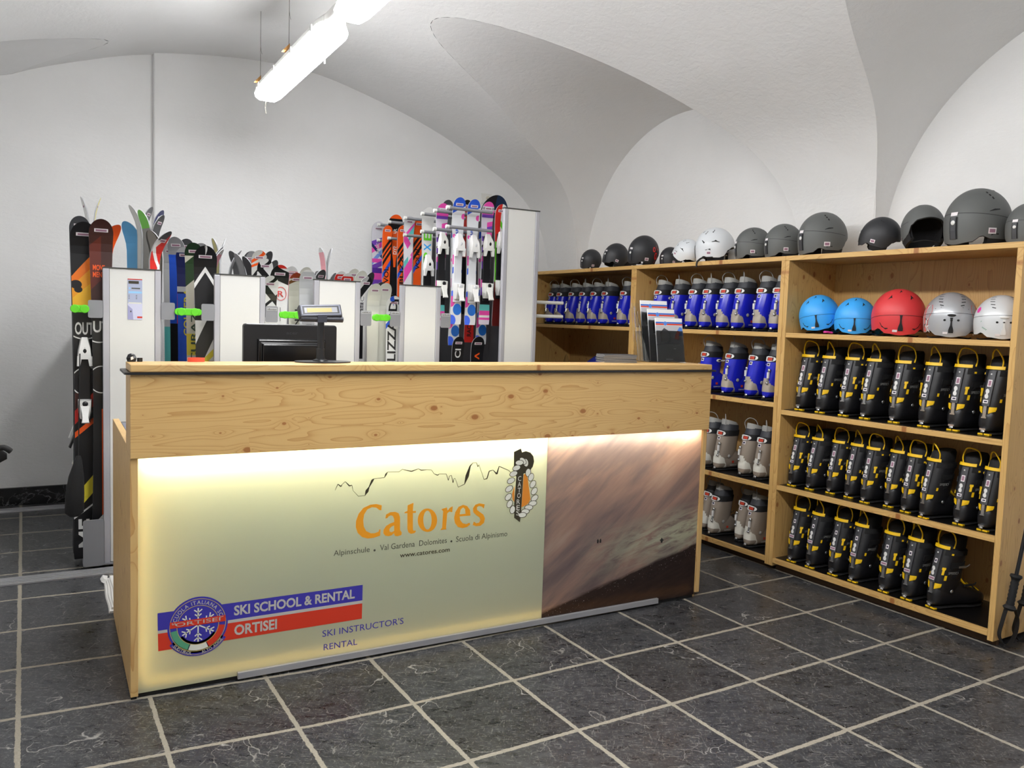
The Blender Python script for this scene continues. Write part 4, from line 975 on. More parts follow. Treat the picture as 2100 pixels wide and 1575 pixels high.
# graphics of the two patterned helmets
def child_of(o, b, name): return b.build(name, o, fix=False)
b = MB()
for s in (-1, 1):
    spatch(b, [(180 + s * 30, 46), (180 + s * 24, 66), (180 + s * 40, 70), (180 + s * 62, 46), (180 + s * 80, 25), (180 + s * 50, 22)][:4], M_HDGR, .0005)
child_of(hp['sil'], b, 'dark_stripes')
b = MB()
for s in (-1, 1):
    vs = []; n = 8
    for i in range(n + 1):
        ph = 60 + 62 * i / n
        for th in (52 - 6 * math.sin(i * .9), 72, 92, 112): vs.append(S(180 + s * th, min(ph, ph_rim(180 + s * th) - 1), .0006))
    b.add(vs, [(4 * i + j, 4 * i + j + 1, 4 * i + 5 + j, 4 * i + 4 + j) for i in range(n) for j in range(3)], M_HORG)
child_of(hp['sil'], b, 'orange_flanks')
b = MB(); random.seed(3)
for s in (-1, 1):
    for k in range(9):
        th, ph = 180 + s * random.uniform(56, 84), random.uniform(66, 112); a = random.uniform(-9, 9)
        cut(b, [(th - 5, ph + a), (th, ph - a * .3), (th + 6, ph - a)], [.001, .004, .001], M_HWHITE if k % 3 else M_HDGR, .0011)
child_of(hp['sil'], b, 'flank_scribbles')
b = MB()
def flower(th, ph, r, m, mc=None):
    for k in range(6): spatch(b, [(th + r * .5 * math.cos(k * 1.047) + r * .55 * math.cos(q * .785), ph + r * .5 * math.sin(k * 1.047) + r * .55 * math.sin(q * .785)) for q in range(8)], m, .0007 + .0001 * k)
    spatch(b, [(th + r * .35 * math.cos(q * .785), ph + r * .35 * math.sin(q * .785)) for q in range(8)], mc or m, .0018)
flower(-118, 82, 9, M_HORG); child_of(hp['pale'], b, 'flower'); b = MB(); flower(-126, 100, 6, M_PINK, M_YEL); child_of(hp['pale'], b, 'flower'); b = MB(); flower(112, 66, 7, M_PINK); child_of(hp['pale'], b, 'flower'); b = MB()
for k in range(9): th = -150 + (k * 37) % 22; ph = 94 + (k * 13) % 12; cut(b, [(th, ph), (th + 2, ph - 1.5)], [.0005, .0018], M_GREEN)
child_of(hp['pale'], b, 'leaf_print'); b = MB()
for k in range(5): th = 128 + (k * 29) % 16; ph = 92 + (k * 11) % 12; cut(b, [(th, ph), (th + 2, ph - 1.5)], [.0005, .0018], M_GREEN)
child_of(hp['pale'], b, 'leaf_print')
note_children(); husd = set()
def place_helmet(kind, uc, vb, wpx, d, z, rz, label, group, pitch=0, roll=0, ref=.238, ds=0.0, wide=1.0):
    o = hp[kind]
    if kind in husd: o = copy_tree(o)
    husd.add(kind)
    s, _ = onshelf(uc, vb, d); P = sp(s + ds, d, z); dep = (P - CPOS).dot(fwd); k = wpx * dep / F_PX / ref
    o.scale = (k, k * wide, k); o.rotation_euler = (R(roll), R(pitch), R(rz)); o.location = P; set_on(o, z); o['label'] = label; o['group'] = group
    return o
TOP = 1.7152; GH = 'helmets along the top of the shelf units'
place_helmet('black', 1211, 520, 44, .20, TOP, 4, 'small black helmet at the left end of the top row, beside the tall rack', GH, roll=10)
o = place_helmet('black', 1258, 520, 52, .16, TOP, 0, 'black helmet with a white button, second from the left on the top row', GH, pitch=14, roll=8)
place_helmet('black', 1288, 515, 38, .345, TOP, 20, 'black helmet mostly hidden behind its neighbours, near the left end of the top row', GH)
o = place_helmet('black', 1317, 515, 64, .15, TOP, 2, 'black helmet with a red emblem on its side, on the top row', GH, roll=10)
note_children()
b = MB(); M_HRD = mat('emblem_red', (220, 48, 44), .45)
for a, ph in ((-84, 74), (-74, 92)): 
    vs = []
    for q in range(13): t = q * math.pi / 6; vs += [S(a + 7 * math.cos(t), ph + 9 * math.sin(t), .001), S(a + 3.2 * math.cos(t), ph + 5 * math.sin(t), .001)]
    b.add(vs, [(2 * q, 2 * q + 1, 2 * q + 3, 2 * q + 2) for q in range(12)], M_HRD)
cut(b, [(-70, 60), (-62, 74), (-66, 98), (-76, 108)], [.004, .007, .006, .002], M_HRD); b.build('red_emblem', o, fix=False)
place_helmet('black', 1375, 515, 44, .27, TOP, 6, 'black helmet with a goggle strap, left of the white visor helmet', GH)
o = place_helmet('white', 1398, 515, 54, .13, TOP, -75, 'white helmet lying tipped with its dark opening to the left', GH, pitch=38)
o = place_helmet('white', 1466, 512, 76, .15, TOP, -40, 'white vented helmet with a black strap hanging over the shelf edge', GH)
b = MB(); b.tube(spline([Vector((-.02, -.10, .02)), Vector((-.05, -.125, .016)), Vector((-.085, -.138, .012)), Vector((-.112, -.146, -.012)), Vector((-.116, -.146, -.045))], 4), .006, M_STRAP, 6); b.build('hanging_strap', o, smooth=60)
place_helmet('white', 1506, 512, 48, .34, TOP, 10, 'white helmet half hidden between the vented white one and a grey one', GH)
place_helmet('grey', 1545, 508, 72, .17, TOP, -24, 'leftmost of the three matt grey helmets standing together on the top row', GH)
place_helmet('grey', 1607, 505, 76, .17, TOP, -16, 'middle one of the three matt grey helmets standing together on the top row', GH)
place_helmet('grey', 1686, 500, 96, .17, TOP, -14, 'rightmost of the three matt grey helmets standing together, right of the pine divider', GH)
place_helmet('black', 1797, 490, 74, .17, TOP, -48, 'small black helmet alone below the vault pier, left of the tipped grey one', GH, pitch=16, roll=6)
place_helmet('grey', 1896, 480, 90, .17, TOP, -128, 'grey helmet turned with its dark opening towards the room', GH, pitch=-22)
place_helmet('grey', 2004, 470, 128, .19, TOP, -8, 'largest grey helmet on the top row, near the right edge', GH)
place_helmet('grey', 2112, 465, 92, .19, TOP, -4, 'grey helmet cut off by the right edge of the photo', GH)
SH = 1.3052; GB = 'bright helmets on the shelf'
place_helmet('blue', 1665, 650, 80, .125, SH, 30, 'leftmost bright sky blue helmet, leaning to the left', GB, roll=-9, ref=.238, wide=1.10, ds=-.062)
place_helmet('blue', 1749, 650, 81, .125, SH, 36, 'upright sky blue helmet right beside the red one', GB, ref=.238, wide=1.10, ds=-.014)
place_helmet('blue', 1709, 640, 50, .295, SH, 30, 'blue helmet showing between the two front blue helmets', GB, ref=.238, wide=1.10)
place_helmet('blue', 1797, 640, 50, .295, SH, 30, 'blue helmet hidden behind the red helmet', GB, ref=.238, wide=1.10)
place_helmet('red', 1842, 655, 103, .13, SH, 40, 'matt red helmet in the middle of the bright helmets', GB, ref=.238, wide=1.10)
place_helmet('sil', 1949, 655, 100, .13, SH, 34, 'silver helmet with orange red flanks and dark stripes', GB, ref=.238, wide=1.10)
place_helmet('pale', 2052, 660, 98, .125, SH, 36, 'pale silver helmet with small flowers, at the right end of the shelf', GB, ref=.238, wide=1.10)
# loose straps behind the bright helmets
b = MB(); c0 = sp(onshelf(1706, 672, .05)[0], .05, SH); b.tube(spline([c0 + Vector((.03, .02, .008)), c0 + Vector((-.01, .03, .012)), c0 + Vector((-.03, .02, .01)), c0 + Vector((-.04, 0, .012))], 4), .0055, M_PINK, 6); tag(b.build('chin_strap', smooth=60), 'pink strap lying between the two front blue helmets', 'strap')
# ------------------------------------------------------------------ sliding ski racks on floor rails
RY0, RY1 = 4.464, 5.98
M_PANEL = mat('rack_white_panel', (222, 222, 218), .5); M_PROF = mat('rack_pale_profile', (186, 186, 192), .4, .3); M_GPL = mat('rack_grey_metal', (140, 141, 146), .45, .2); M_RUB = mat('green_rubber', (96, 206, 30), .45); M_CORE = mat('rack_core_dark', (44, 44, 47), .6); M_CAP = mat('rack_dark_cap', (62, 62, 60), .5)
for i, (y0, y1) in enumerate(((4.34, 4.44), (5.90, 5.985))):
    t = thing('floor_rail', ('ribbed aluminium floor rail in front of the ski racks', 'aluminium floor rail along the foot of the back wall')[i], 'rail', (1.0, (y0 + y1) / 2, 0), 0, 'floor rails of the ski racks')
    b = MB(); b.box(-2.25, 2.35, -(y1 - y0) / 2, (y1 - y0) / 2, 0, .010, M_ALU); b.build('bed', t, bevel=.001)
    for k in range(4):
        b = MB(); yy = -(y1 - y0) / 2 + .012 + k * (y1 - y0 - .024) / 3; b.box(-2.25, 2.35, yy - .004, yy + .004, .0102, .014, M_ALU); b.build('rib', t)
def carriage(x0, x1, zt, label, tall=False, strap=None, marks=False):
    xc = (x0 + x1) / 2; w = (x1 - x0) / 2
    t = thing('ski_rack', label, 'ski rack', (xc, RY0, 0), 0, 'sliding white ski racks in a row'); L = RY1 - .12 - RY0
    b = MB(); b.box(-w + .031, w - .031, .004, .022, .03, zt, M_PANEL); b.build('front_panel', t, bevel=.001)
    for s in (-1, 1): b = MB(); b.box(*sorted((s * w, s * (w - .030))), 0, .026, .02, zt, M_PROF); b.build('edge_profile', t, bevel=.004)
    b = MB(); b.box(-w, w, -.001, .03, zt + .0003, zt + .006, M_CAP); b.build('top_cap', t)
    b = MB(); b.box(-.010, .010, .03, L, .03, zt - .06 if not tall else zt - .02, M_CORE); b.build('core', t)
    b = MB(); b.box(-w + .04, w - .04, .0, L, .0145, .024, M_GPL); b.build('base', t)
    for s in () if tall else (-1, 1):
        b = MB(); e = .095
        b.prism(rrect(0, e, 0, .24, .012), lambda a, z, d: (s * (w + a), d, z + .018), -.012, -.006, M_GPL); b.box(*sorted((s * w * .6, s * (w + e))), -.006, L, .018, .0275, M_GPL); b.build('ski_tray', t, bevel=.001)
        b = MB(); b.prism(rrect(0, .066, 0, .088, .008), lambda a, z, d: (s * (w + a), d, z + (1.275 if x0 < 1 else 1.268)), -.006, -.002, M_GPL); pl = b.build('clamp_plate', t)
        b = MB(); c = .0
        if marks or True:
            random.seed(int(x0 * 100) + s)
            if x0 > .9 or s > 0 and x0 > .7:
                b.box(s * (w + .033) - .028, s * (w + .033) + .028, -.0072, -.0062, 1.338, 1.355, K(176, 177, 180))
                for k in range(7): xx = s * (w + .033) - .022 + k * .007; b.box(xx, xx + .0035, -.0078, -.0073, 1.342, 1.342 + random.uniform(.004, .009), M_INK)
                b.build('size_label', pl)
    if strap:
        b = MB(); a0, a1 = strap                                       # rubber loop reaching to the left
        P = rrect(a1, a0, -.018, .018, .016)
        b.prism([(-w - p, q) for p, q in P], lambda a, z, d: (a, d, z + 1.318), -.020, -.010, M_RUB)
        for k in (.25, .75): b.prism([(-w - a0 * k - a1 * (1 - k) + .021 * math.cos(j * .5236), .021 * math.sin(j * .5236)) for j in range(12)], lambda a, z, d: (a, d, z + 1.318), -.0225, -.0075, M_RUB)
        b.build('rubber_strap', t, bevel=.003)
    return t
carriage(.221, .492, 1.524, 'low white ski rack with a poster, nearest the left wall', strap=(.145, .06))
carriage(.755, 1.023, 1.520, 'low white ski rack behind the left edge of the monitor', strap=(.20, .066))
carriage(1.293, 1.565, 1.518, 'low white ski rack behind the customer display', strap=(.20, .066))
carriage(1.812, 2.076, 1.513, 'low white ski rack just left of the hanging children\'s skis', strap=(.18, .066))
tall = carriage(2.499, 2.762, 2.026, 'tall white ski rack beside the shelf units, with bars for short skis', tall=True)
BARY = [4.59, 4.78, 4.98, 5.28, 5.58, 5.80]
for y in BARY:
    for z in (2.008, 1.891):
        b = MB(); b.tube([(-.15, y - RY0, z), (-.462, y - RY0, z + .004)], .011, M_GPL, 10); b.tube([(-.455, y - RY0, z + .004), (-.475, y - RY0, z + .0045)], .0125, M_PANEL, 10); b.build('hanging_bar', tall, smooth=50)
for z in (1.452, 1.360): b = MB(); b.tube([(.12, .15, z), (.43, .15, z)], .012, M_PANEL, 10); b.build('side_bar', tall, smooth=50)
# poster on the first rack
t = thing('poster', 'small blue and grey printed poster stuck on the leftmost white rack', 'poster', (.369, RY0 + .0034, 1.374))
b = MB(); b.box(-.034, .034, -.0012, 0, -.103, .103, mat('poster_grey_blue', (172, 180, 206), .5)); b.build('sheet', t)
b = MB(); z0 = -.0016
def fl(x0, x1, z0_, z1_, m, d=.0016): b.add([(x0, -d, z0_), (x1, -d, z0_), (x1, -d, z1_), (x0, -d, z1_)], [(0, 1, 2, 3)], m)
fl(-.034, .034, .098, .103, M_RED); fl(-.030, .018, .078, .092, M_INK); fl(-.028, -.022, .050, .060, mat('poster_sky', (150, 205, 245), .5)); fl(-.016, .024, .052, .058, M_INKG); fl(-.030, .032, .030, .040, mat('poster_sky', (150, 205, 245), .5))
for k in range(3): fl(-.030, -.025, .018 - k * .008, .021 - k * .008, M_INKG); fl(.004, .010, .018 - k * .008, .021 - k * .008, M_INKG)
fl(-.034, .034, -.103, -.02, mat('poster_snow', (206, 208, 232), .5)); b.add([(-.034, -.0018, -.03), (-.012, -.0018, -.05), (-.008, -.0018, -.103), (-.034, -.0018, -.103)], [(0, 1, 2, 3)], mat('poster_shade', (160, 160, 200), .5)); fl(-.030, .030, -.022, -.016, M_PWHITE, .002); fl(.010, .034, -.095, -.086, M_RED, .002); fl(-.022, -.017, -.066, -.058, M_INK, .002)
b.build('print', t, fix=False)

# ------------------------------------------------------------------ skis: tail on z = 0, top sheet towards -y
BLK, WHT, GRY, DGR, SIL, RED_, ORG, YLW, BLU_, NAV, LBL, GRN, PNK, PUR, CRM_, TEA, BRN = K(24, 24, 27), K(226, 226, 224), K(150, 150, 152), K(74, 75, 78), K(190, 190, 192), K(206, 44, 38), K(240, 92, 28), K(222, 206, 60), K(36, 84, 200), K(28, 36, 92), K(96, 178, 236), K(110, 214, 50), K(226, 76, 168), K(112, 66, 172), K(206, 206, 190), K(96, 188, 184), K(62, 34, 30)
BASE = mat('ski_base_grey', (120, 121, 124), .3); EDGE = mat('ski_sidewall', (170, 171, 174), .35)
def D_plain(c, tip=None, edge=None):
    return [(0, 9, c)] + ([(0, .05, tip)] if tip else []) + ([(0, 9, edge, 0, 2)] if edge else [])
def bands(*rows): return list(rows)
_dm = {}
def design_mat(key):
    """top sheet print: bands measured in metres below the tip (slanted by sk), discs and rings; later rows lie on top"""
    if key in _dm: return _dm[key]
    k = NT('ski_print_' + key); k.b.inputs['Roughness'].default_value = .33
    uv = k.n('UVMap'); sep = k.n('SeparateXYZ'); k.l(uv.outputs[0], sep.inputs[0]); s, d = sep.outputs[0], sep.outputs[1]
    col = None
    for r in DES[key]:
        if r[0] in ('disc', 'ring'):
            _, cx, cd, rad, m_ = r[:5]
            dx = k.math('SUBTRACT', k.math('MULTIPLY', s, .046), cx); dy = k.math('SUBTRACT', d, cd)
            q = k.math('SQRT', k.math('ADD', k.math('MULTIPLY', dx, dx), k.math('MULTIPLY', dy, dy)))
            mk = k.math('LESS_THAN', q, rad)
            if r[0] == 'ring': mk = k.math('MULTIPLY', mk, k.math('GREATER_THAN', q, rad - r[5]))
        else:
            lo, hi, m_ = r[:3]; sk = r[3] if len(r) > 3 else 0; sd = r[4] if len(r) > 4 else 0
            q = k.math('ADD', d, k.math('MULTIPLY', s, sk)) if sk else d
            mk = k.math('MULTIPLY', k.math('GREATER_THAN', q, lo - (.2 if lo == 0 else 0)), k.math('LESS_THAN', q, hi))
            if sd in (1, -1): mk = k.math('MULTIPLY', mk, k.math('GREATER_THAN', k.math('MULTIPLY', s, sd), 0))
            if sd == 2: mk = k.math('MULTIPLY', mk, k.math('GREATER_THAN', k.math('ABSOLUTE', s), .72))
        c = tuple(m_.node_tree.nodes['Principled BSDF'].inputs['Base Color'].default_value)
        col = c if col is None else k.mix(mk, col, c)
    k.val(k.b.inputs['Base Color'], col); _dm[key] = k.m
    return k.m
DES = {
 'sunset': bands((0, 9, BLK), (.20, .42, K(236, 120, 30), .07), (.26, .44, K(240, 160, 40), .06), (.33, .46, K(244, 186, 50), .05), ('disc', -.03, .31, .022, BLK), ('disc', -.022, .335, .016, BLK), ('disc', .0, .50, .085, BLK), ('ring', .0, .50, .087, WHT, .006), ('ring', .012, .80, .075, WHT, .005), (.86, .96, BRN), (.90, .97, RED_, .05), (1.02, 1.05, ORG, .04), (1.33, 1.42, YLW, .06), (1.46, 1.47, WHT, .04)),
 'brown': bands((0, 9, BRN), (.08, .3, K(96, 40, 30), .05, -1), (.42, 9, BLK), ('ring', -.012, .53, .085, WHT, .006), ('ring', .0, .80, .07, WHT, .005), (.95, 1.5, ORG, 0, 1), (1.5, 1.7, WHT, .05)),
 'blue': D_plain(LBL), 'bluebag': D_plain(BLU_, WHT), 'orange': D_plain(ORG), 'white': D_plain(WHT, None, SIL), 'silver': D_plain(SIL, None, GRY), 'grey': D_plain(GRY, None, DGR), 'dark': D_plain(DGR), 'black': D_plain(BLK),
 'greentip': bands((0, 9, GRY), (0, .10, GRN)), 'navytip': bands((0, 9, DGR), (0, .09, NAV), (.09, .12, WHT)), 'yellow': D_plain(YLW, None, GRY),
 'whitered': bands((0, 9, WHT), (0, .05, DGR), (.06, .22, RED_, .05), (.12, .16, WHT, -.06), (.24, .5, WHT), (.3, 1.6, RED_, 0, 1)),
 'teal': bands((0, 9, SIL), (.12, .3, GRN, 0, 1), (.5, .8, TEA)), 'bluegrey': bands((0, 9, GRY), (.1, 9, BLU_, 0, -1), (.16, .5, RED_, 0, 1), (.5, .8, BLK)), 'navy': bands((0, 9, NAV), (.0, .03, SIL), (.22, .25, SIL), (.26, 1.1, BLU_)),
 'olive': bands((0, 9, CRM_), (0, .07, K(24, 50, 30)), (.07, .2, K(40, 70, 40), .04, -1), (.12, .34, SIL, .03, 1), (.5, .62, YLW), (.7, 1., K(60, 90, 60), .04)),
 'vblack': bands((0, 9, BLK), (.02, .30, WHT, .13, 1), (.05, .30, BLK, .13, 1), (-.02, .30, WHT, -.13, -1), (.02, .30, BLK, -.13, -1), (.11, .14, WHT, .09, -1), (.11, .14, WHT, -.09, 1), (.40, .62, WHT), (.42, .60, BLK, .11), (.60, .64, YLW, .05), (.66, .9, WHT, .04), (.72, .80, BLK, -.10)),
 'rredblack': bands((0, 9, WHT), (0, .02, RED_), (.02, .095, BLK, -.02)), 'pink': bands((0, 9, K(226, 150, 160)), (0, .03, WHT), (.2, 9, SIL)), 'brownwhite': bands((0, 9, CRM_), (0, .035, K(150, 62, 36)), (.03, .05, K(120, 80, 40), .02)), 'cream': D_plain(K(214, 214, 202)), 'atom': bands((0, 9, K(186, 188, 190)), (0, .012, WHT)),
 'zebra': bands((0, 9, WHT), (.03, .05, BLK, .03), (.07, .12, BLK, -.05), (.14, .16, BLK, .04), (.19, .25, BLK, -.04, -1), (.30, .32, BLK, .03)), 'orangewhite': bands((0, 9, K(206, 206, 200)), (.03, .05, ORG, .03), (.07, .085, ORG, .02), (.10, .13, BLK, .06)), 'bwedge': bands((0, 9, WHT), (0, .03, SIL), (.03, .10, BLK, .06), (.16, .5, BLK, 0, -1)),
 'bliz': bands((0, 9, WHT), (.02, .06, BLU_, -.05, -1), (.02, .05, BLK, 0, 1), (.12, .15, BLU_, .05, -1)), 'red2': bands((0, 9, RED_), (0, .02, WHT)),
 'dots': bands((0, 9, K(222, 224, 228)), (0, .075, BLU_, .025), ('disc', .04, .115, .018, PNK), ('disc', -.035, .24, .012, PNK), (.36, .42, PNK, 0, -1), (.42, .46, BLU_, .02, -1), (.48, .50, BLU_, .03, 1), (.57, .64, K(70, 110, 235), .02, -1), ('disc', -.045, .655, .035, PNK), ('disc', .012, .705, .037, K(36, 110, 205)), ('disc', -.034, .775, .035, K(70, 110, 240))),
 'mosaic': bands((0, 9, K(214, 206, 220)), (0, .03, PNK), (.035, .05, GRY), (.055, .08, PNK), (.08, .10, PUR), (.13, .16, PNK, .01, 1), (.16, .19, PUR, .01, 1), (.19, .22, PNK, 0, 1), (.22, .25, PUR, 0, -1), (.25, .30, BLK, .03), (.29, .32, PUR), (.32, .38, PNK, .03), (.38, .43, PUR, 0, -1), (.43, .5, BLK), (.5, .55, PNK), (.55, .60, PUR), (.60, .66, BLK), (.66, .70, TEA), (.70, .76, PNK), (.73, .745, WHT)),
 'greenred': bands((0, 9, WHT), (0, .24, RED_, .0, -1), (.10, .14, GRN, -.05, 1), (.24, .5, GRN, 0, -1), (.5, .9, K(90, 24, 22)), (.3, .5, BLK, 0, 1)),
 'exp': bands((0, 9, WHT), (.38, 9, BLK, 0, 1)), 'mountain': bands((0, 9, K(216, 214, 222)), (.13, .17, PUR, .02), (.17, .21, PNK, .03), (.21, .24, NAV, -.05), (.24, .28, K(120, 150, 220), .05), (.28, .31, PNK), (.31, .35, PUR, .02), (.35, .39, K(80, 40, 140)), (.39, .44, PNK), (.44, .9, PUR)),
 'fblack': bands((0, 9, BLK), (0, .03, ORG, 0), (.035, .05, BLK)), 'orangeb': bands((0, 9, ORG), (.13, .16, BLK, .05), (.18, .20, BLK, .05), (.22, .25, BLK, .05), (.30, .34, BLU_, .05)), 'pinkw': bands((0, 9, K(220, 220, 224)), (.09, .12, PNK, .05), (.12, .18, TEA, .06, 1), (.16, .24, PNK, -.06), (.22, .30, K(220, 220, 224), .06), (.28, .34, TEA, .04, -1), (.32, .42, PNK, .05)),
 'night': bands((0, 9, K(22, 24, 30)), (0, .5, K(24, 50, 84), .0, 1)),
 'ember': bands((0, 9, BLK), (.05, .4, K(150, 30, 24))),
}
def ski(name, label, x, y, z0, z1, w, rz=0, design='grey', curl=.055, lean=0, group=None, text=None, bind=None, bh=None, waist=.70, sticker=True, nseg=44):
    """one ski standing on its tail, its tip bent towards the top sheet"""
    L = z1 - z0; lx = math.tan(R(lean)) * L
    t = thing(name, label, 'ski' if name != 'snowboard' else 'snowboard', (x + (lx if lean else 0) * 0, y, z0), R(rz), group)
    if lean: t.rotation_euler = (0, R(lean), R(rz)) if not rz else (0, R(lean), R(rz))
    pm = design_mat(design); ns = 8; th = .010; ts = []
    tipL = min(.17, L * .2); tr = w * .62
    hs = [L * i / nseg for i in range(nseg)]
    hs = [h for h in hs if h < L - tr] + [L - tr * (1 - math.sin(math.pi / 2 * k / 9)) for k in range(10)]
    top, bot = [], []
    for h in hs:
        u = h / L; ww = w / 2 * (waist + (1 - waist) * (abs(u - .45) / .55) ** 1.8 if u > .45 else waist + (.88 - waist) * ((.45 - u) / .45) ** 1.8)
        d = (h - (L - tr)) / tr
        if d > 0: ww *= math.sqrt(max(.0015, 1 - d * d))
        if h < .03: ww *= .9 + .1 * h / .03
        k = max(0, (h - (L - tipL)) / tipL); yc = -curl * k * k
        tt = th * (.45 + .55 * math.sin(math.pi * min(1, max(0, u * .9 + .05))))
        top.append([(ww * (2 * j / ns - 1), yc - tt, h) for j in range(ns + 1)]); bot.append([(ww * (2 * j / ns - 1), yc, h) for j in range(ns + 1)])
    b = MB(); UV = []
    n = len(hs)
    for i in range(n - 1):
        for j in range(ns):
            b.add([top[i][j], top[i][j + 1], top[i + 1][j + 1], top[i + 1][j]], [(0, 1, 2, 3)], pm); UV.append([(2 * (j + p) / ns - 1, L - hs[i + q]) for p, q in ((0, 0), (1, 0), (1, 1), (0, 1))]); b.add([bot[i][j], bot[i][j + 1], bot[i + 1][j + 1], bot[i + 1][j]], [(3, 2, 1, 0)], BASE)
        for j, o in ((0, (0, 1, 2, 3)), (ns, (3, 2, 1, 0))): b.add([top[i][j], top[i + 1][j], bot[i + 1][j], bot[i][j]], [o], EDGE)
    for i, o in ((0, 1), (n - 1, -1)): b.add(top[i] + bot[i][::-1], [tuple(range(2 * ns + 2))[::o]], EDGE)
    ob = b.build('ski_body' if name != 'snowboard' else 'board_body', t, fix=False); ul = ob.data.uv_layers.new(name='UVMap'); it = iter(UV); ti = b.mats.index(pm)
    for pg in ob.data.polygons:
        if pg.material_index == ti:
            for li, q in zip(pg.loop_indices, next(it)): ul.data[li].uv = q
    def surf(a, h):
        k = max(0, (h - (L - tipL)) / tipL); u = h / L; return Vector((a, -curl * k * k - th * (.45 + .55 * math.sin(math.pi * min(1, u * .9 + .05))) - .0012, h))
    if sticker:
        b = MB(); hh = L - tr * .75; ws = w * .27
        def q(a, h, o): p = surf(a, h); return (p.x, p.y - o, p.z)
        b.add([q(-ws, hh - .008, 0), q(ws, hh - .008, 0), q(ws, hh + .008, 0), q(-ws, hh + .008, 0)], [(0, 1, 2, 3)], M_STK); b.add([q(-ws * .8, hh - .005, .0005), q(ws * .8, hh - .005, .0005), q(ws * .8, hh + .004, .0005), q(-ws * .8, hh + .004, .0005)], [(0, 1, 2, 3)], M_STKP); b.build('rental_sticker', t, fix=False)
    for tx in (text or []):
        txt, hd, size, wid, col = tx[:5]; xo = tx[5] if len(tx) > 5 else 0                       # letters run up the ski
        b = MB(); h0 = L - hd
        text_fit(b, txt, (lambda p, q: surf(xo - wid / 2 + p, h0 + q)) if len(tx) > 6 else (lambda p, q: surf(xo + size / 2 - q, h0 + p)), wid, size, col, .02); b.build('lettering', t)
    if bind:
        c1, c2 = bind; hb = bh if bh else L * .44
        b = MB(); yb = -th; b.box(-.026, .026, yb - .012, yb - .001, hb - .22, hb + .20, c2); b.build('binding_plate', t, bevel=.002)
        b = MB(); b.loft([[(-.018, yb - .012, hb + .21), (.018, yb - .012, hb + .21), (.012, yb - .02, hb + .215), (-.012, yb - .02, hb + .215)], [(-.030, yb - .012, hb + .15), (.030, yb - .012, hb + .15), (.024, yb - .055, hb + .16), (-.024, yb - .055, hb + .16)], [(-.034, yb - .012, hb + .11), (.034, yb - .012, hb + .11), (.030, yb - .050, hb + .105), (-.030, yb - .050, hb + .105)]], c1)
        for s in (-1, 1): b.loft([[(s * .012, yb - .025, hb + .12), (s * .034, yb - .025, hb + .12), (s * .034, yb - .05, hb + .12), (s * .012, yb - .05, hb + .12)], [(s * .020, yb - .03, hb + .07), (s * .036, yb - .03, hb + .07), (s * .034, yb - .045, hb + .07), (s * .022, yb - .045, hb + .07)]], c1)
        b.ell((0, yb - .05, hb + .15), .012, .006, .016, c2, 10, 6); b.build('toe_piece', t, smooth=40)
        b = MB(); b.loft([[(-.032, yb - .012, hb - .10), (.032, yb - .012, hb - .10), (.026, yb - .06, hb - .105), (-.026, yb - .06, hb - .105)], [(-.030, yb - .012, hb - .17), (.030, yb - .012, hb - .17), (.024, yb - .062, hb - .15), (-.024, yb - .062, hb - .15)], [(-.022, yb - .012, hb - .20), (.022, yb - .012, hb - .20), (.016, yb - .03, hb - .20), (-.016, yb - .03, hb - .20)]], c1)
        b.loft([[(-.022, yb - .052, hb - .13), (.022, yb - .052, hb - .13), (.020, yb - .064, hb - .13), (-.020, yb - .064, hb - .13)], [(-.014, yb - .075, hb - .19), (.014, yb - .075, hb - .19), (.012, yb - .085, hb - .185), (-.012, yb - .085, hb - .185)], [(-.018, yb - .085, hb - .215), (.018, yb - .085, hb - .215), (.016, yb - .094, hb - .21), (-.016, yb - .094, hb - .21)]], c1); b.ell((0, yb - .06, hb - .12), .014, .005, .014, c2, 10, 6)
        b.build('heel_piece', t, smooth=40)
    return t
G0, G1, G2, G3, GK = 'skis on the left side of the leftmost rack', 'skis between the first and second rack', 'skis between the second and third rack', 'skis between the third and fourth rack', 'short children\'s skis hung on the tall rack'
BT = .030
def skip(u, v, Y, w, label, design, group, rz=0, z0=BT, **kw):
    """a ski whose tip is seen at photo position (u, v), standing at depth Y"""
    p = at(u, v, y=Y); dx = 0; c = kw.get('curl', .055); sx = kw.pop('sx', 0)
    if rz: dx = c * math.sin(R(rz))                                         # the curled tip stands off the body
    x = p.x - dx + sx
    for xc in (.3565, .889, 1.429, 1.944):                                  # clear of the rack's core
        need = .014 + .42 * w * abs(math.cos(R(rz))) + .014
        if abs(x - xc) < need and Y > 4.48: x = xc + math.copysign(need, x - xc)
    return ski('ski', label, x, Y, z0, p.z, w, rz, design, group=group, **kw)
WB, BB, RB_ = (WHT, BLK), (BLK, DGR), (RED_, WHT)
# left of the first rack
skip(175, 457, 4.58, .130, 'black ski with an orange and yellow sunset print, front left', 'sunset', G0, bind=WB, bh=.93, sx=-.008, text=[('OUT', .56, .060, .085, WHT, .0, 1), ('ME', 1.66, .085, .15, WHT, .01)])
skip(203, 451, 4.520, .116, 'dark brown ski with orange letters, partly behind the leftmost rack edge', 'brown', G0, waist=.66, sx=.008, text=[('MOVE', .25, .026, .055, ORG, -.01, 1), ('MENT', .285, .026, .055, ORG, -.01, 1), ('UT', .56, .055, .075, WHT, .0, 1)])
skip(163, 445, 4.70, .10, 'dark ski with a grey tip right behind the sunset ski', 'dark', G0)
skip(167, 403, 4.88, .11, 'tall ski seen edge on with a pale grey tip bending left', 'white', G0, rz=-86, curl=.034, bind=WB, bh=.80)
skip(205, 405, 4.88, .11, 'tall ski seen edge on with a yellow green tip bending right', 'yellow', G0, rz=86, curl=.034)
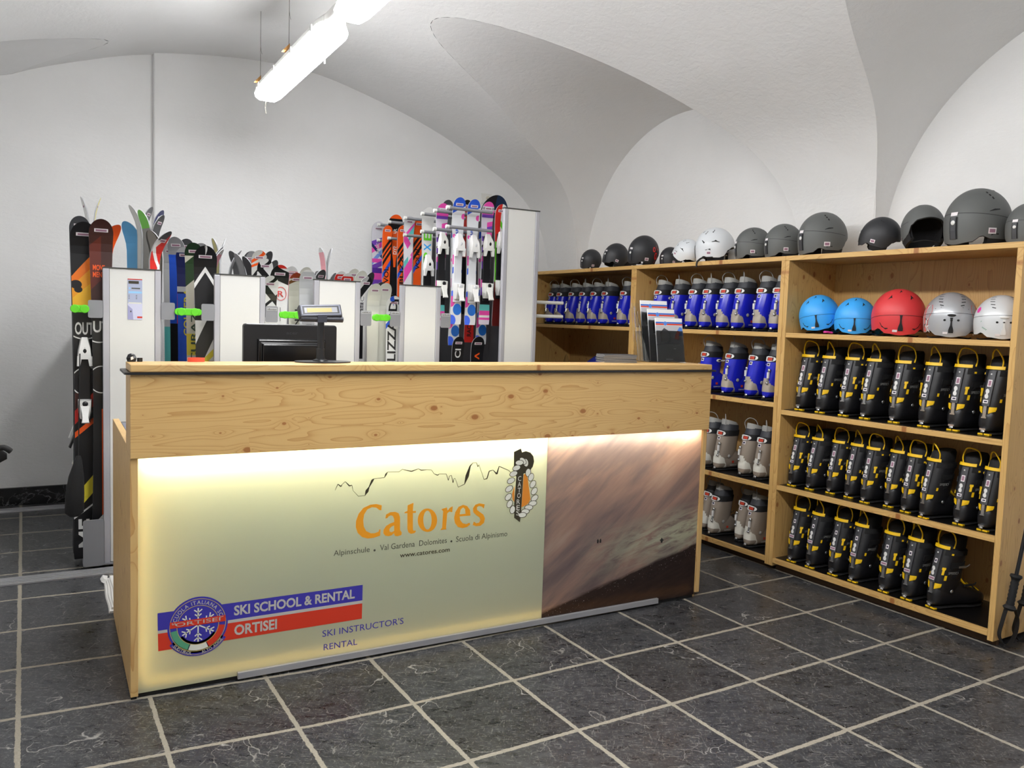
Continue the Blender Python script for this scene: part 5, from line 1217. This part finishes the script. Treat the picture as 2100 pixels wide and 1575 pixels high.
skip(216, 457, 5.10, .10, 'dark grey ski tip between the yellow green and the orange red tip', 'dark', G0, rz=60)
skip(240, 463, 4.70, .13, 'ski with a plain orange red tip bending right', 'orange', G0, rz=48, curl=.09, sticker=False)
skip(158, 520, 5.06, .10, 'shorter black ski low behind the sunset ski, bindings out to the left', 'black', G0, rz=-84, bind=(BLK, WHT), bh=.72)
skip(164, 515, 5.20, .10, 'shorter dark ski low behind the sunset ski with blue and white bindings', 'navytip', G0, rz=-84, bind=(K(220, 218, 205), K(30, 60, 160)), bh=.60)
# between first and second rack, left column (tips seen above the first rack)
skip(256, 455, 5.30, .13, 'sky blue ski tip bending left above the leftmost rack', 'blue', G1, rz=-52, curl=.07, sticker=False)
skip(266, 421, 5.18, .09, 'tall white ski tip bending left above the leftmost rack', 'white', G1, rz=-78, curl=.06, sticker=False)
skip(286, 431, 5.03, .10, 'ski with a bright green tip bending left above the leftmost rack', 'greentip', G1, rz=-70, curl=.05, sticker=False)
skip(279, 440, 5.42, .10, 'pale silver ski tip right behind the green one', 'silver', G1, rz=-74, curl=.04, sticker=False)
skip(310, 425, 5.32, .10, 'dark grey ski tip bending right, tallest of the right leaning tips', 'dark', G1, rz=66, curl=.05)
skip(332, 432, 5.16, .10, 'ski with a navy blue tip bending right above the leftmost rack', 'navytip', G1, rz=62, curl=.05)
skip(333, 442, 4.98, .10, 'charcoal ski tip just in front of the navy one', 'dark', G1, rz=62, curl=.055)
skip(306, 473, 4.84, .11, 'broad grey ski below the taller tips above the leftmost rack', 'grey', G1, rz=-58, curl=.05, sticker=False)
skip(346, 476, 4.62, .11, 'white ski with red streaks at the right edge of the leftmost rack', 'whitered', G1, rz=56, curl=.09)
# right column
skip(345, 500, 5.25, .10, 'silver ski with a green stripe beside the white and red one', 'teal', G1, rz=-20)
skip(356, 487, 5.05, .10, 'grey blue ski with a thin red line', 'bluegrey', G1, rz=-24)
skip(374, 508, 4.90, .095, 'navy and royal blue ski with yellow letters', 'navy', G1, rz=-16, bind=BB, text=[('COLTERA', .50, .034, .27, YLW, .012)])
skip(380, 491, 5.35, .10, 'dark grey ski tip behind the blue one', 'dark', G1)
skip(394, 499, 4.75, .10, 'cream and dark green ski with green letters', 'olive', G1, rz=-12, bind=WB, text=[('CURAZ', .66, .03, .28, K(40, 70, 50), .0)])
skip(410, 500, 5.2, .10, 'grey ski tip behind the black and white one', 'grey', G1)
skip(418, 505, 4.60, .125, 'black and white ski with a bold diamond print, next to the second rack', 'vblack', G1, rz=-8, bind=(BLK, YLW), bh=.58)
# between second and third rack: tips above the second rack
L1 = [(426, 488, 5.30, -84, 'yellow', 'thin yellow ski tip bending left above the second rack', .036), (462, 489, 5.36, 84, 'white', 'white ski tip bending right, twin of the thin yellow tip', .036), (440, 507, 5.08, -30, 'silver', 'grey ski tip below the yellow and white pair', .05), (464, 507, 5.18, 74, 'silver', 'silver ski tip bending right beside the white one', .07), (455, 512, 5.0, 66, 'pink', 'ski with a pale pink edge above the second rack', .06), (472, 515, 5.56, -66, 'dark', 'dark ski tip in the cluster of thin tips above the second rack', .06), (482, 520, 5.27, -74, 'silver', 'silver edged ski tip in the middle of the cluster above the second rack', .06), (492, 514, 5.42, 70, 'grey', 'grey ski tip bending right, highest in that cluster above the second rack', .07), (499, 526, 5.12, -74, 'dark', 'charcoal ski tip in front of that cluster above the second rack', .06), (532, 524, 5.22, 70, 'white', 'white ski tip bending right, at the end of that cluster above the second rack', .06), (513, 516, 5.46, 0, 'grey', 'broad grey ski tip behind the orange marked one', .05), (529, 514, 5.06, -8, 'orangewhite', 'pale ski with orange marks above the second rack', .05), (541, 531, 4.90, -6, 'zebra', 'white ski with black marks above the right end of the second rack', .05), (551, 516, 5.36, 40, 'dark', 'dark grey ski tip above the right end of the second rack', .05), (562, 534, 5.2, 40, 'dark', 'dark grey ski tip just left of the red and black ski', .05)]
for u, v, Y, rz, des, lab, cu in L1: skip(u, v, Y, .095 if rz else .105, lab, des, G2, rz=rz, curl=cu, sticker=abs(rz) < 20)
skip(552, 566, 4.62, .10, 'white ski with black stripes against the right edge of the second rack', 'zebra', G2, rz=4)
skip(571, 544, 4.76, .112, 'white ski with a red and black tip and a red ring', 'rredblack', G2, rz=-4, sticker=True)
skip(594, 547, 5.0, .09, 'pale pink tipped ski behind the red and black one', 'pink', G2)
skip(604, 560, 4.84, .085, 'cream ski with a brown tip', 'brownwhite', G2, rz=-4, text=[('ROSSIGNOL', .50, .026, .30, BLK, .012)])
skip(627, 554, 4.62, .098, 'pale grey ski next to the third rack', 'atom', G2, rz=-10, text=[('ATOMIC', .50, .03, .26, DGR, .012)])
skip(645, 553, 5.1, .09, 'dark grey ski tip behind the pale grey ski', 'dark', G2, rz=30)
skip(615, 548, 5.4, .09, 'pale ski tip low behind the cream ski', 'cream', G2)
# ring emblem on the red and black tipped ski
o = [c for c in COL.objects if c.get('label', '').startswith('white ski with a red and black tip')][0]
b = MB(); h0 = (at(571, 544, y=4.76).z - BT) - .165
vs = []
for q in range(25): a = q * math.pi / 12; vs += [(.010 + .032 * math.cos(a), -.0125, h0 + .040 * math.sin(a)), (.010 + .0285 * math.cos(a), -.0125, h0 + .0365 * math.sin(a))]
b.add(vs, [(2 * q, 2 * q + 1, 2 * q + 3, 2 * q + 2) for q in range(24)], RED_)
text_fit(b, 'R', lambda p, q: (-.008 + p, -.0126, h0 - .018 + q), .034, .034, RED_)
for k in range(3): b.box(-.03 + k * .018, -.027 + k * .018, -.0128, -.0122, h0 + .055, h0 + .13, RED_); b.box(-.03 + k * .018, -.0275 + k * .018, -.0128, -.0122, h0 - .16, h0 - .08, BLK)
b.build('ring_emblem', o)
# between third and fourth rack
L2 = [(657, 508, 5.20, -84, 'pink', 'tall pale pink ski tip bending left above the third rack', .030), (679, 509, 5.20, 84, 'white', 'tall white ski tip bending right, twin of the pink one', .030), (650, 556, 5.32, -60, 'silver', 'low silver tip at the left end of the third rack', .05), (684, 560, 5.36, 50, 'silver', 'low silver tip right of the tall pair above the third rack', .05), (696, 557, 5.10, 0, 'red2', 'left one of two low red ski tips above the third rack', .05), (709, 561, 5.0, 0, 'red2', 'right one of two low red ski tips above the third rack', .05), (723, 552, 5.2, 0, 'cream', 'cream ski tip behind the right one of the red tips', .05), (738, 556, 4.92, 0, 'cream', 'cream ski tip at the right end of the third rack', .05), (758, 559, 5.2, 30, 'dark', 'dark ski tip behind the black and white wedge ski', .05)]
for u, v, Y, rz, des, lab, cu in L2: skip(u, v, Y, .085, lab, des, G3, rz=rz, curl=cu, sticker=rz == 0)
skip(748, 568, 4.72, .085, 'white ski with a black wedge at the right edge of the third rack', 'bwedge', G3, rz=10, text=[('ATOMIC', .30, .022, .18, GRY, -.01)])
skip(765, 582, 4.64, .088, 'left one of two plain cream skis behind a green strap', 'cream', G3, text=[])
skip(786, 581, 4.66, .088, 'right one of two plain cream skis behind a green strap', 'cream', G3)
skip(803, 607, 4.56, .090, 'white ski with large black letters next to the fourth rack', 'bliz', G3, rz=-8, text=[('BLIZZARD', .44, .05, .41, BLK, -.004)])
skip(797, 580, 5.0, .09, 'dark grey ski tip behind the cream pair', 'dark', G3)
skip(811, 604, 4.80, .09, 'short black ski beside the white lettered one', 'black', G3, bind=(GRY, BLK))
skip(775, 600, 4.85, .08, 'white ski with red letters low behind the cream pair', 'white', G3, text=[('SLR', .30, .03, .14, RED_, 0)])
# children's skis on the bars of the tall rack
def kid(u, v, Y, w, L, label, des, **kw):
    p = at(u, v, y=Y); return ski('ski', label, p.x, Y, p.z - L, p.z, w, kw.pop('rz', 0), des, curl=.03, group=GK, **kw)
WW = (K(232, 232, 230), K(214, 216, 220))
kid(940, 406, 4.665, .094, .80, 'left one of two white short skis with blue dots and white bindings', 'dots', bind=WW, bh=.36, text=[('DYNASTAR', .36, .018, .17, BLU_, -.008)])
kid(970, 410, 4.665, .094, .80, 'right one of two white short skis with blue dots and white bindings', 'dots', bind=WW, bh=.36, text=[('DYNASTAR', .36, .018, .17, BLU_, -.008)])
kid(999, 415, 4.67, .092, .79, 'pink and purple mosaic short ski right of the blue dotted pair', 'mosaic', bind=(K(232, 232, 226), BLK), bh=.37)
kid(1026, 420, 4.66, .092, .79, 'short ski with red and green edges beside the tall rack panel', 'greenred', bind=(WHT, BLK), bh=.40)
kid(906, 418, 4.86, .092, .80, 'pink and purple mosaic short ski left of the blue dotted pair', 'mosaic', bind=(K(232, 232, 226), BLK), bh=.40)
kid(877, 426, 5.06, .095, .85, 'white short ski with big green and blue letters', 'exp', bind=(WHT, BLK), bh=.32, text=[('E', .22, .055, .05, GRN, 0), ('X', .29, .05, .05, K(50, 160, 230), 0), ('P', .37, .055, .07, GRN, 0)])
kid(838, 444, 5.36, .085, .90, 'white short ski with pink and teal zigzags', 'pinkw')
kid(857, 449, 5.38, .085, .90, 'orange short ski with black letters, right of the zigzag ski', 'orangeb', text=[('VOLKL', .36, .03, .16, BLK, 0)])
kid(810, 441, 5.66, .125, .95, 'black ski with an orange stripe down the middle', 'fblack', text=[('DYNASTAR', .29, .026, .19, WHT, 0)])
o = [c for c in COL.objects if c.get('label', '').startswith('black ski with an orange stripe')][0]
b = MB(); b.add([(-.022, -.0098, .68), (.022, -.0098, .68), (.022, -.0098, .87), (-.022, -.0098, .87), (-.012, -.0098, .62), (.012, -.0098, .62), (.004, -.0098, .52), (-.004, -.0098, .52)], [(0, 1, 2, 3), (4, 5, 1, 0), (7, 6, 5, 4)], ORG); b.build('orange_stripe', o)
kid(793, 463, 5.64, .08, .92, 'orange short ski left of the black and orange one', 'orangeb', text=[('VOL', .42, .035, .12, BLK, 0)])
kid(824, 463, 5.52, .08, .9, 'orange short ski right of the black and orange one', 'orangeb', text=[('BLIZZ', .42, .03, .2, BLK, 0)])
kid(775, 455, 5.90, .115, .95, 'white and purple short ski with a mountain print, farthest left', 'mountain', text=[('MAGIC', .24, .02, .08, WHT, 0)])
kid(916, 411, 5.20, .09, .8, 'dark short ski tip behind the purple mosaic ski', 'dark')
kid(955, 411, 5.16, .09, .8, 'dark brown short ski behind the blue dotted pair', 'ember')
p = at(929, 708, y=4.82); ski('ski', 'lower white short ski with blue dots, hanging under the left dotted ski', p.x, 4.82, p.z, p.z + .80, .094, 0, 'dots', .03, group=GK)
p = at(985, 706, y=4.82); ski('ski', 'lower white short ski with blue dots, hanging under the mosaic ski', p.x, 4.82, p.z, p.z + .80, .094, 0, 'dots', .03, group=GK)
p = at(960, 702, y=4.86); ski('ski', 'red and black short ski between the two lower dotted skis', p.x, 4.86, p.z, p.z + .80, .085, 0, 'red2', .03, group=GK, text=[('RACER', .76, .03, .12, BLK, 0)])
p = at(938, 690, y=4.74); ski('ski', 'black ski with white letters standing low under the hanging skis', p.x, 4.74, BT, p.z, .09, 0, 'black', .03, group=GK, text=[('CI', .14, .04, .06, WHT, 0)])
p = at(978, 690, y=4.74); ski('ski', 'black ski with an orange chevron standing low under the hanging skis', p.x, 4.74, BT, p.z, .10, 0, 'black', .03, group=GK, text=[('<', .16, .06, .035, ORG, 0, 1)])
p = at(1014, 402, y=5.45); ski('snowboard', 'dark blue and black snowboard standing behind the tall rack', p.x, 5.45, .03, p.z, .25, 0, 'night', .05, waist=.85)
# ------------------------------------------------------------------ things on and around the counter
# monitor on the lower worktop, seen from behind
MY = 3.42; WT = .8455
pl0, pr0, ptop = at(499, 740, y=MY), at(690, 740, y=MY), at(498, 663, y=MY)
mw = (pr0.x - pl0.x) / 2; mx_ = (pl0.x + pr0.x) / 2
M_MON = mat('monitor_black', (27, 27, 29), .32); M_MON2 = mat('monitor_black_gloss', (18, 18, 20), .18); M_MONT = mat('monitor_badge', (62, 62, 66), .3)
t = thing('monitor', 'black computer monitor seen from behind, standing behind the counter top', 'monitor', (mx_, MY, WT), R(0))
zt = ptop.z - WT; zb = zt - .33
b = MB(); b.prism(rrect(-mw, mw, zb, zt, .012), lambda a, z, d: (a, d, z), .0, .030, M_MON); b.build('casing', t, bevel=.004)
b = MB()
def fr(x0, x1, z0_, z1_, y): return [(x0, y, z0_), (x1, y, z0_), (x1, y, z1_), (x0, y, z1_)]
b.loft([fr(-mw + .055, mw - .05, zb + .02, zt - .062, .001), fr(-mw + .06, mw - .055, zb + .025, zt - .068, -.014), fr(-mw + .07, mw - .065, zb + .035, zt - .080, -.014), fr(-mw + .075, mw - .07, zb + .04, zt - .086, -.032)], M_MON2); b.build('back_bulge', t, bevel=.003)
b = MB(); b.prism(rrect(-.07, .07, .0, .012, .004), lambda a, z, d: (a, d, z), -.07, .12, M_MON); b.box(-.03, .03, -.02, .01, .012, zb + .08, M_MON); b.build('stand', t, bevel=.003)
b = MB(); text_fit(b, 'acer', lambda p, q: (-.022 + p, -.0006, zt - .042 + q), .05, .012, M_MONT); b.build('lettering', t)
# customer display on its pole
pd = at(657, 743, z=CH); t = thing('customer_display', 'dark customer price display on a pole, standing on the counter top', 'display', (pd.x, pd.y, CH + .0004), R(0))
M_PD = mat('display_slate', (58, 60, 70), .38); M_PDL = mat('display_light_rim', (120, 124, 142), .35); M_PDS = mat('display_amber_screen', (178, 160, 92), .35)
b = MB(); b.loft([[(.108 * math.cos(a) + .010, .075 * math.sin(a) + .0, z) for a in [k * math.pi / 16 for k in range(32)]] for z in (0, .004)], M_BLACK); b.build('base', t, smooth=40)
b = MB(); b.loft([[(r * math.cos(a), r * math.sin(a), z) for a in [k * math.pi / 10 for k in range(20)]] for r, z in ((.030, .0042), (.027, .009), (.017, .013), (.0155, .030), (.0155, .052), (.0125, .0525), (.0125, .16))], M_BLACK); b.build('pole', t, smooth=40)
b = MB(); b.loft([[(x, .016 * math.cos(a), .165 + .012 * math.sin(a)) for a in [k * math.pi / 8 for k in range(16)]] for x in (-.080, .084)], M_PD); b.box(-.018, .018, -.018, .016, .152, .180, M_PD); b.build('hinge', t, smooth=40)
hm = Matrix.Translation((0, -.002, .172)) @ Matrix.Rotation(R(-24), 4, 'X') @ Matrix.Rotation(R(-3), 4, 'Y')
b = MB(); b.box(-.084, .080, -.016, .016, -.004, .046, M_PD, hm); hd = b.build('head', t, bevel=.004)
b = MB()
for a in ((-.078, .074, -.0175, -.016, .038, .042), (-.078, .074, -.0175, -.016, .002, .006), (-.078, -.073, -.0175, -.016, .002, .042), (.069, .074, -.0175, -.016, .002, .042)): b.box(*a, M_PDL, hm)
b.box(-.072, .068, -.0168, -.016, .007, .037, M_BLACK, hm); b.box(-.066, .062, -.0172, -.0169, .011, .033, mat('display_window_grey', (150, 152, 158), .2), hm); b.build('rim', hd)
b = MB(); b.box(-.056, .040, -.0178, -.0173, .013, .030, M_PDS, hm); b.build('screen', hd)
# stack of dark leaflets
p0 = at(1276, 744, z=CH); t0 = 'stack of dark leaflets'
random.seed(11); M_LF = mat('leaflet_dark', (48, 48, 52), .5); M_LFW = mat('leaflet_pale_edge', (176, 174, 172), .6)
for k in range(12):
    b = MB(); z = CH + .0008 + k * .0031; M0 = Matrix.Translation((p0.x + random.uniform(-.003, .003), p0.y + .045 + random.uniform(-.003, .003), z)) @ Matrix.Rotation(R(-14 + random.uniform(-2.5, 2.5)), 4, 'Z')
    b.box(-.082, .082, -.05, .05, 0, .0012, M_LFW); b.box(-.0822, .0822, -.0502, .0502, .0012, .0026, M_LF)
    o = b.build('leaflet'); o.matrix_world = M0
    where = 'topmost of' if k == 11 else ('lowest in' if k == 0 else '%s from the bottom in' % ORD[k] if k < 10 else 'next to the topmost in')
    tag(o, 'dark leaflet, %s the flat stack beside the brochure holder' % where, 'leaflet', 'leaflets in the flat stack')
# clear brochure holder with three stepped pockets
k = NT('clear_acrylic'); k.b.inputs['Transmission Weight'].default_value = 1.0; k.b.inputs['IOR'].default_value = 1.25; k.b.inputs['Roughness'].default_value = .03; k.b.inputs['Base Color'].default_value = (.93, .95, .97, 1); M_ACR = k.m
ph = at(1375, 744, z=CH); t = thing('brochure_holder', 'clear acrylic brochure holder with three stepped pockets on the counter', 'brochure holder', (ph.x - .005, ph.y + .012, CH + .0006), R(-8))
def tilt(y, z): return y + z * .20                                       # pockets lean back
steps = [(0.0, .155, .0), (.035, .205, -.006), (.070, .245, -.014), (.105, .285, -.024)]
for i, (y0, h, dx) in enumerate(steps):
    b = MB(); w_ = .098; m_ = M_ACR
    for y_, th_ in ((y0, .002),):
        b.loft([[(-w_ + dx, tilt(y_, z), z), (w_ + dx, tilt(y_, z), z), (w_ + dx, tilt(y_, z) + th_, z), (-w_ + dx, tilt(y_, z) + th_, z)] for z in (.0025, h)], m_)
    b.build('pocket_front' if i < 3 else 'back_plate', t)
b = MB()
for s in (-1, 1): b.loft([[(s * .1005, tilt(-.004, z), z), (s * .1025, tilt(-.004, z), z), (s * .1025, tilt(.125 - z * .05, z), z), (s * .1005, tilt(.125 - z * .05, z), z)] for z in (.001, .15)], M_ACR)
for s in (-1, 1):
    b = MB(); b.loft([[(s * .1005 - .006 * (z > .2), tilt(.0 + z * .38, z), z), (s * .1025 - .006 * (z > .2), tilt(.0 + z * .38, z), z), (s * .1025 - .006 * (z > .2), tilt(.112, z), z), (s * .1005 - .006 * (z > .2), tilt(.112, z), z)] for z in (.001, .27)], M_ACR); b.build('side_plate', t)
b = MB(); b.box(-.1, .1, -.004, .125, 0, .002, M_ACR); b.build('foot', t)
M_BP = mat('brochure_white', (232, 232, 232), .45); M_BS = mat('brochure_snow_grey', (184, 184, 190), .5); M_BD = mat('brochure_dark', (62, 62, 64), .45); M_BB = mat('brochure_blue', (40, 96, 190), .45); M_BLB = mat('brochure_peak_blue', (84, 132, 214), .5)
def brochure(y0, z0, z1, dx, label, dark_to=None):
    M0 = Matrix.Translation((ph.x - .005, ph.y + .012, CH + .0006)) @ Matrix.Rotation(R(-8), 4, 'Z')
    t2 = thing('brochure', label, 'brochure', M0.translation, R(-8), 'brochures in the clear holder'); w_ = .076
    b = MB(); b.loft([[(-w_ + dx, tilt(y0, z), z), (w_ + dx, tilt(y0, z), z), (w_ + dx, tilt(y0, z) + .007, z), (-w_ + dx, tilt(y0, z) + .007, z)] for z in (z0, z1)], M_BP); b.build('pages', t2)
    b = MB(); o = lambda x, z, k=1: (dx + x, tilt(y0, z) - .0004 * k, z)
    def rc(xa, xb, za, zb_, m, k=1): b.add([o(xa, za, k), o(xb, za, k), o(xb, zb_, k), o(xa, zb_, k)], [(0, 1, 2, 3)], m)
    rc(-w_, w_, z1 - .034, z1 - .027, M_RED); rc(-w_, w_, z1 - .026, z1 - .019, M_BB)
    b.add([o(-.022 + .010 * math.cos(a), z1 - .026 + .010 * math.sin(a), 2) for a in [q * math.pi / 6 for q in range(12)]], [tuple(range(12))], M_BLB)
    rc(-w_, w_, max(z0, z1 - .125), z1 - .036, M_BS)
    b.add([o(.030, z1 - .085, 2), o(.075, z1 - .085, 2), o(.072, z1 - .046, 2), o(.058, z1 - .042, 2), o(.045, z1 - .060, 2)], [(0, 1, 2, 3, 4)], M_BLB)
    b.add([o(-.052, z1 - .118, 2), o(-.018, z1 - .118, 2), o(.004, z1 - .095, 2), o(-.008, z1 - .060, 2), o(-.030, z1 - .048, 2), o(-.052, z1 - .070, 2)], [(0, 1, 2, 3, 4, 5)], M_BD)
    b.add([o(.026, z1 - .100, 3), o(.050, z1 - .105, 3), o(.052, z1 - .080, 3), o(.062, z1 - .066, 3), o(.044, z1 - .060, 3), o(.034, z1 - .075, 3)], [(0, 1, 2, 3, 4, 5)], M_RED)
    if z1 - .125 > z0: rc(-w_, w_, z0, z1 - .126, M_BD); rc(-.03, .01, z0 + .010, z0 + .013, M_BS, 2); rc(.018, .03, z0 + .062, z0 + .064, M_BS, 2)
    b.build('print', t2, ) if False else b.build('print', t2, fix=False)
brochure(.004, .004, .215, .022, 'front brochure in the clear holder, its dark lower half showing')
brochure(.040, .004, .258, .004, 'middle brochure in the clear holder')
brochure(.076, .004, .300, -.012, 'rearmost brochure in the clear holder, right hand of the two behind')
# small things on the counter top
p0 = at(405, 743, z=CH); b = MB()
P = [((.022 + .006 * (j % 2)) * 1.0, 0) for j in range(2)]
ro = [[(r * math.cos(a), r * math.sin(a) * .55, z) for a in [q * math.pi / 12 for q in range(24)]] for r, z in ((.029, .0), (.029, .0145), (.026, .0145), (.026, .0), (.029, .0))]
b.loft(ro, mat('red_rubber_band', (226, 84, 62), .5), cap=False); o = b.build('rubber_band', smooth=40); o.location = (p0.x, p0.y + .03, CH + .0004); tag(o, 'red rubber band ring lying on the left part of the counter top', 'band')
p0 = at(266, 741, z=CH); t = thing('clip', 'small black faceted clip on the left corner of the counter top', 'clip', (p0.x + .004, p0.y - .02, CH + .0004))
b = MB(); b.loft([[(r * math.cos(a) * 1.1, r * math.sin(a), z) for a in [q * math.pi / 3 + tw for q in range(6)]] for r, z, tw in ((.012, 0, 0), (.016, .012, .3), (.012, .024, .5), (.004, .028, .7))], M_BLACK); b.build('body', t)
b = MB(); b.add([(-.003, -.0170, .006), (.006, -.0165, .010), (.003, -.0160, .019), (-.004, -.0165, .016)], [(0, 1, 2, 3)], M_WHT); b.build('facet', t, fix=False)
p0 = at(283, 741, z=CH); b = MB(); b.loft([[(.009 * math.cos(a), .009 * math.sin(a), z) for a in [q * math.pi / 8 for q in range(16)]] for z in (0, .013)], M_BLACK); o = b.build('bottle_cap', smooth=40); o.location = (p0.x + .004, p0.y - .02, CH + .0004); tag(o, 'small black cap beside the faceted clip on the counter top', 'cap')
# card on the lower worktop at the left
b = MB(); b.box(CX0 + .03, CX0 + .12, CY + .50, CY + .80, .8456, .8475, mat('grey_folder', (112, 116, 132), .5)); tag(b.build('folder'), 'grey folder on the lower worktop behind the counter\'s left end', 'folder')
# white folded sheet on the floor behind the counter's left side
b = MB(); M_CL = mat('white_cloth', (228, 226, 222), .85, bump=.2, bscale=40)
for k, (x0, y0, y1, z0) in enumerate(((.205, 3.775, 4.22, .001), (.214, 3.80, 4.235, .010), (.224, 3.775, 4.20, .019), (.232, 3.79, 4.21, .028))):
    rows = []
    for i in range(9):
        y = y0 + (y1 - y0) * i / 8; rows.append([(x + .002 * math.sin(i * 1.1 + k), y, z0 + (zz_ if j in (1, 2) else 0) + .0015 * math.sin(i + k + j)) for j, (x, zz_) in enumerate(((x0, 0), (x0 + .004, .008), (.60, .008), (.602, 0)))])
    b.loft(rows, M_CL)
b.loft([[(.196, 4.20, .012), (.215, 4.19, .002), (.222, 4.20, .02), (.206, 4.205, .026)], [(.192, 4.238, .016), (.214, 4.242, .004), (.226, 4.244, .026), (.204, 4.240, .034)]], M_CL)
tag(b.build('folded_sheet', smooth=50), 'white folded sheet on the floor beside the counter\'s left side panel', 'cloth')
# wall socket
ps_ = at(997, 408, y=YB - .044); t = thing('wall_socket', 'white power socket on the back wall above the hanging skis', 'socket', (ps_.x, YB - .044, ps_.z))
b = MB(); b.box(-.05, .05, -.012, -.0005, -.042, .042, mat('socket_white', (222, 221, 216), .5)); b.build('frame', t, bevel=.003)
b = MB(); rr_ = [[(r * math.cos(a) + .012, y, r * math.sin(a)) for a in [q * math.pi / 10 for q in range(20)]] for r, y in ((.022, -.0122), (.020, -.0150), (.017, -.0150), (.016, -.0125))]; b.loft(rr_, mat('socket_cream', (206, 200, 184), .5)); b.build('outlet', t, smooth=40)
for s in (-1, 1): b = MB(); b.ell((.012 + s * .008, -.0130, 0), .003, .001, .003, M_BLACK, 8, 6); b.build('contact_hole', t)
# trekking poles hung upside down at the right edge
def pole(u, v_bot, label, dx=0.0, strap_c=M_BDK):
    p = at(u, v_bot, z=.02); px, py = p.x, p.y
    t = thing('trekking_pole', label, 'pole', (px, py, .012), R(-32), 'trekking poles at the end of the shelves')
    lean = .10
    lean = .125
    def ax(z): return Vector((lean * (z - .25), 0, z))
    b = MB(); b.tube([ax(.30), ax(1.18)], .008, M_BLACK, 10); b.tube([ax(.51), ax(.62)], .0086, mat('pole_blue', (60, 70, 200), .4), 10); b.build('shaft', t, smooth=50)
    b = MB(); g = [(z, .014 + .002 * ((k % 2))) for k, z in enumerate([.190 + .0085 * q for q in range(14)])]
    b.tube([ax(z) for z, r in g], .015, M_BDK, 12, rr=[r for z, r in g]); b.tube([ax(.300), ax(.312), ax(.320)], .016, M_BDK, 12, rr=[.015, .023, .022]); b.tube([ax(.192), ax(.180), ax(.170)], .018, M_BDK, 12, rr=[.016, .026, .018]); b.build('grip', t, smooth=30)
    b = MB(); sh_ = spline([ax(.188) + Vector((.012, .0, 0)), Vector((.03, .006, .13)), Vector((.028, .012, .06)), Vector((.0, .014, .006)), Vector((-.035, .012, .05)), Vector((-.03, .006, .12)), ax(.188) + Vector((-.012, .0, 0))], 5)
    rows = [[p + Vector((0, -.013, 0)), p + Vector((0, .013, 0)), p + Vector((.002, .013, .002)), p + Vector((.002, -.013, .002))] for p in sh_]; b.loft(rows, M_BDK); b.build('wrist_strap', t, smooth=60)
pole(2068, 1328, 'black trekking pole hanging grip down, left one beside the shelf end')
pole(2098, 1318, 'black trekking pole hanging grip down, right one cut by the photo edge')
# corner of a black jacket at the left edge
pg = at(0, 930, y=3.9); t = thing('glove', 'black padded glove tip poking in at the left edge of the photo', 'glove', (pg.x - .06, 3.9, pg.z))
b = MB(); b.loft([[(x, r * math.cos(a) * .6, r * math.sin(a) - .25 * max(0, x) * .6) for a in [q * math.pi / 6 for q in range(12)]] for x, r in ((-.10, .045), (-.04, .05), (.02, .042), (.06, .030), (.085, .012))], M_BDK); b.build('hand_part', t, smooth=60)
b = MB(); b.tube(spline([(.04, -.02, .02), (.075, -.025, .028), (.10, -.02, .01)], 4), .012, M_BDK, 8); b.build('finger', t, smooth=60)
b = MB(); b.tube([(-.06, .0, .04), (-.07, 0, .2), (-.30, 0, .25)], .006, M_GPL, 8); tb = b.build('hook', t)
# blue bag and clear cone on the middle shelf behind the counter end
s_, z_ = onshelf(1200, 738, .15); P = sp(2.95, .18, .9250)
t = thing('bag', 'crumpled blue bag with a yellow and black end, on the shelf behind the leaflet stack', 'bag', P, math.pi / 2 - STH)
b = MB(); rows = []
random.seed(4)
for i in range(9):
    x = -.16 + .32 * i / 8; r = .07 * math.sin(math.pi * (i + .6) / 9.2) + .012
    rows.append([(x, r * 1.2 * math.cos(a) + random.uniform(-.006, .006), max(.001, r + r * .95 * math.sin(a) + random.uniform(-.006, .006)) - .0) for a in [q * math.pi / 7 for q in range(14)]])
b.loft(rows, mat('bag_blue', (30, 44, 150), .6, bump=.3, bscale=30)); b.build('body', t, smooth=60)
b = MB(); b.loft([[(x, r * math.cos(a), max(.002, r + r * math.sin(a))) for a in [q * math.pi / 6 for q in range(12)]] for x, r in ((.162, .03), (.18, .045), (.20, .04), (.215, .02))], M_BDK); b.build('dark_end', t, smooth=60)
b = MB(); b.loft([[(x, r * math.cos(a), max(.002, r + r * math.sin(a))) for a in [q * math.pi / 6 for q in range(12)]] for x, r in ((.2165, .018), (.235, .024), (.25, .012))], M_YEL); b.build('yellow_end', t, smooth=60)
P = sp(3.32, .14, .9250); b = MB(); b.loft([[(r * math.cos(a), r * math.sin(a), z) for a in [q * math.pi / 8 for q in range(16)]] for r, z in ((.045, 0), (.040, .03), (.012, .13), (.004, .15))], M_ACR); o = b.build('plastic_cone', smooth=50); o.location = P; tag(o, 'clear plastic cone standing left of the blue bag on the shelf', 'cone')
# black pole bag hanging among the skis at the far left
pb = at(168, 985, y=4.40); t = thing('pole_bag', 'limp black bag hanging in front of the skis at the left end', 'bag', (pb.x - .035, 4.38, .30))
b = MB(); b.loft([[(dx + w_ * math.cos(a), d_ * math.sin(a), z) for a in [q * math.pi / 8 for q in range(16)]] for z, w_, d_, dx in ((.0, .02, .012, .0), (.02, .042, .022, 0), (.11, .042, .025, .003), (.20, .034, .02, .010), (.27, .018, .014, .018), (.30, .010, .008, .02))], M_BDK); b.build('sack', t, smooth=60)
b = MB(); b.tube([(.02, 0, .30), (.024, .01, .50), (.03, .02, .80)], .003, M_BDK, 6); b.build('cord', t)
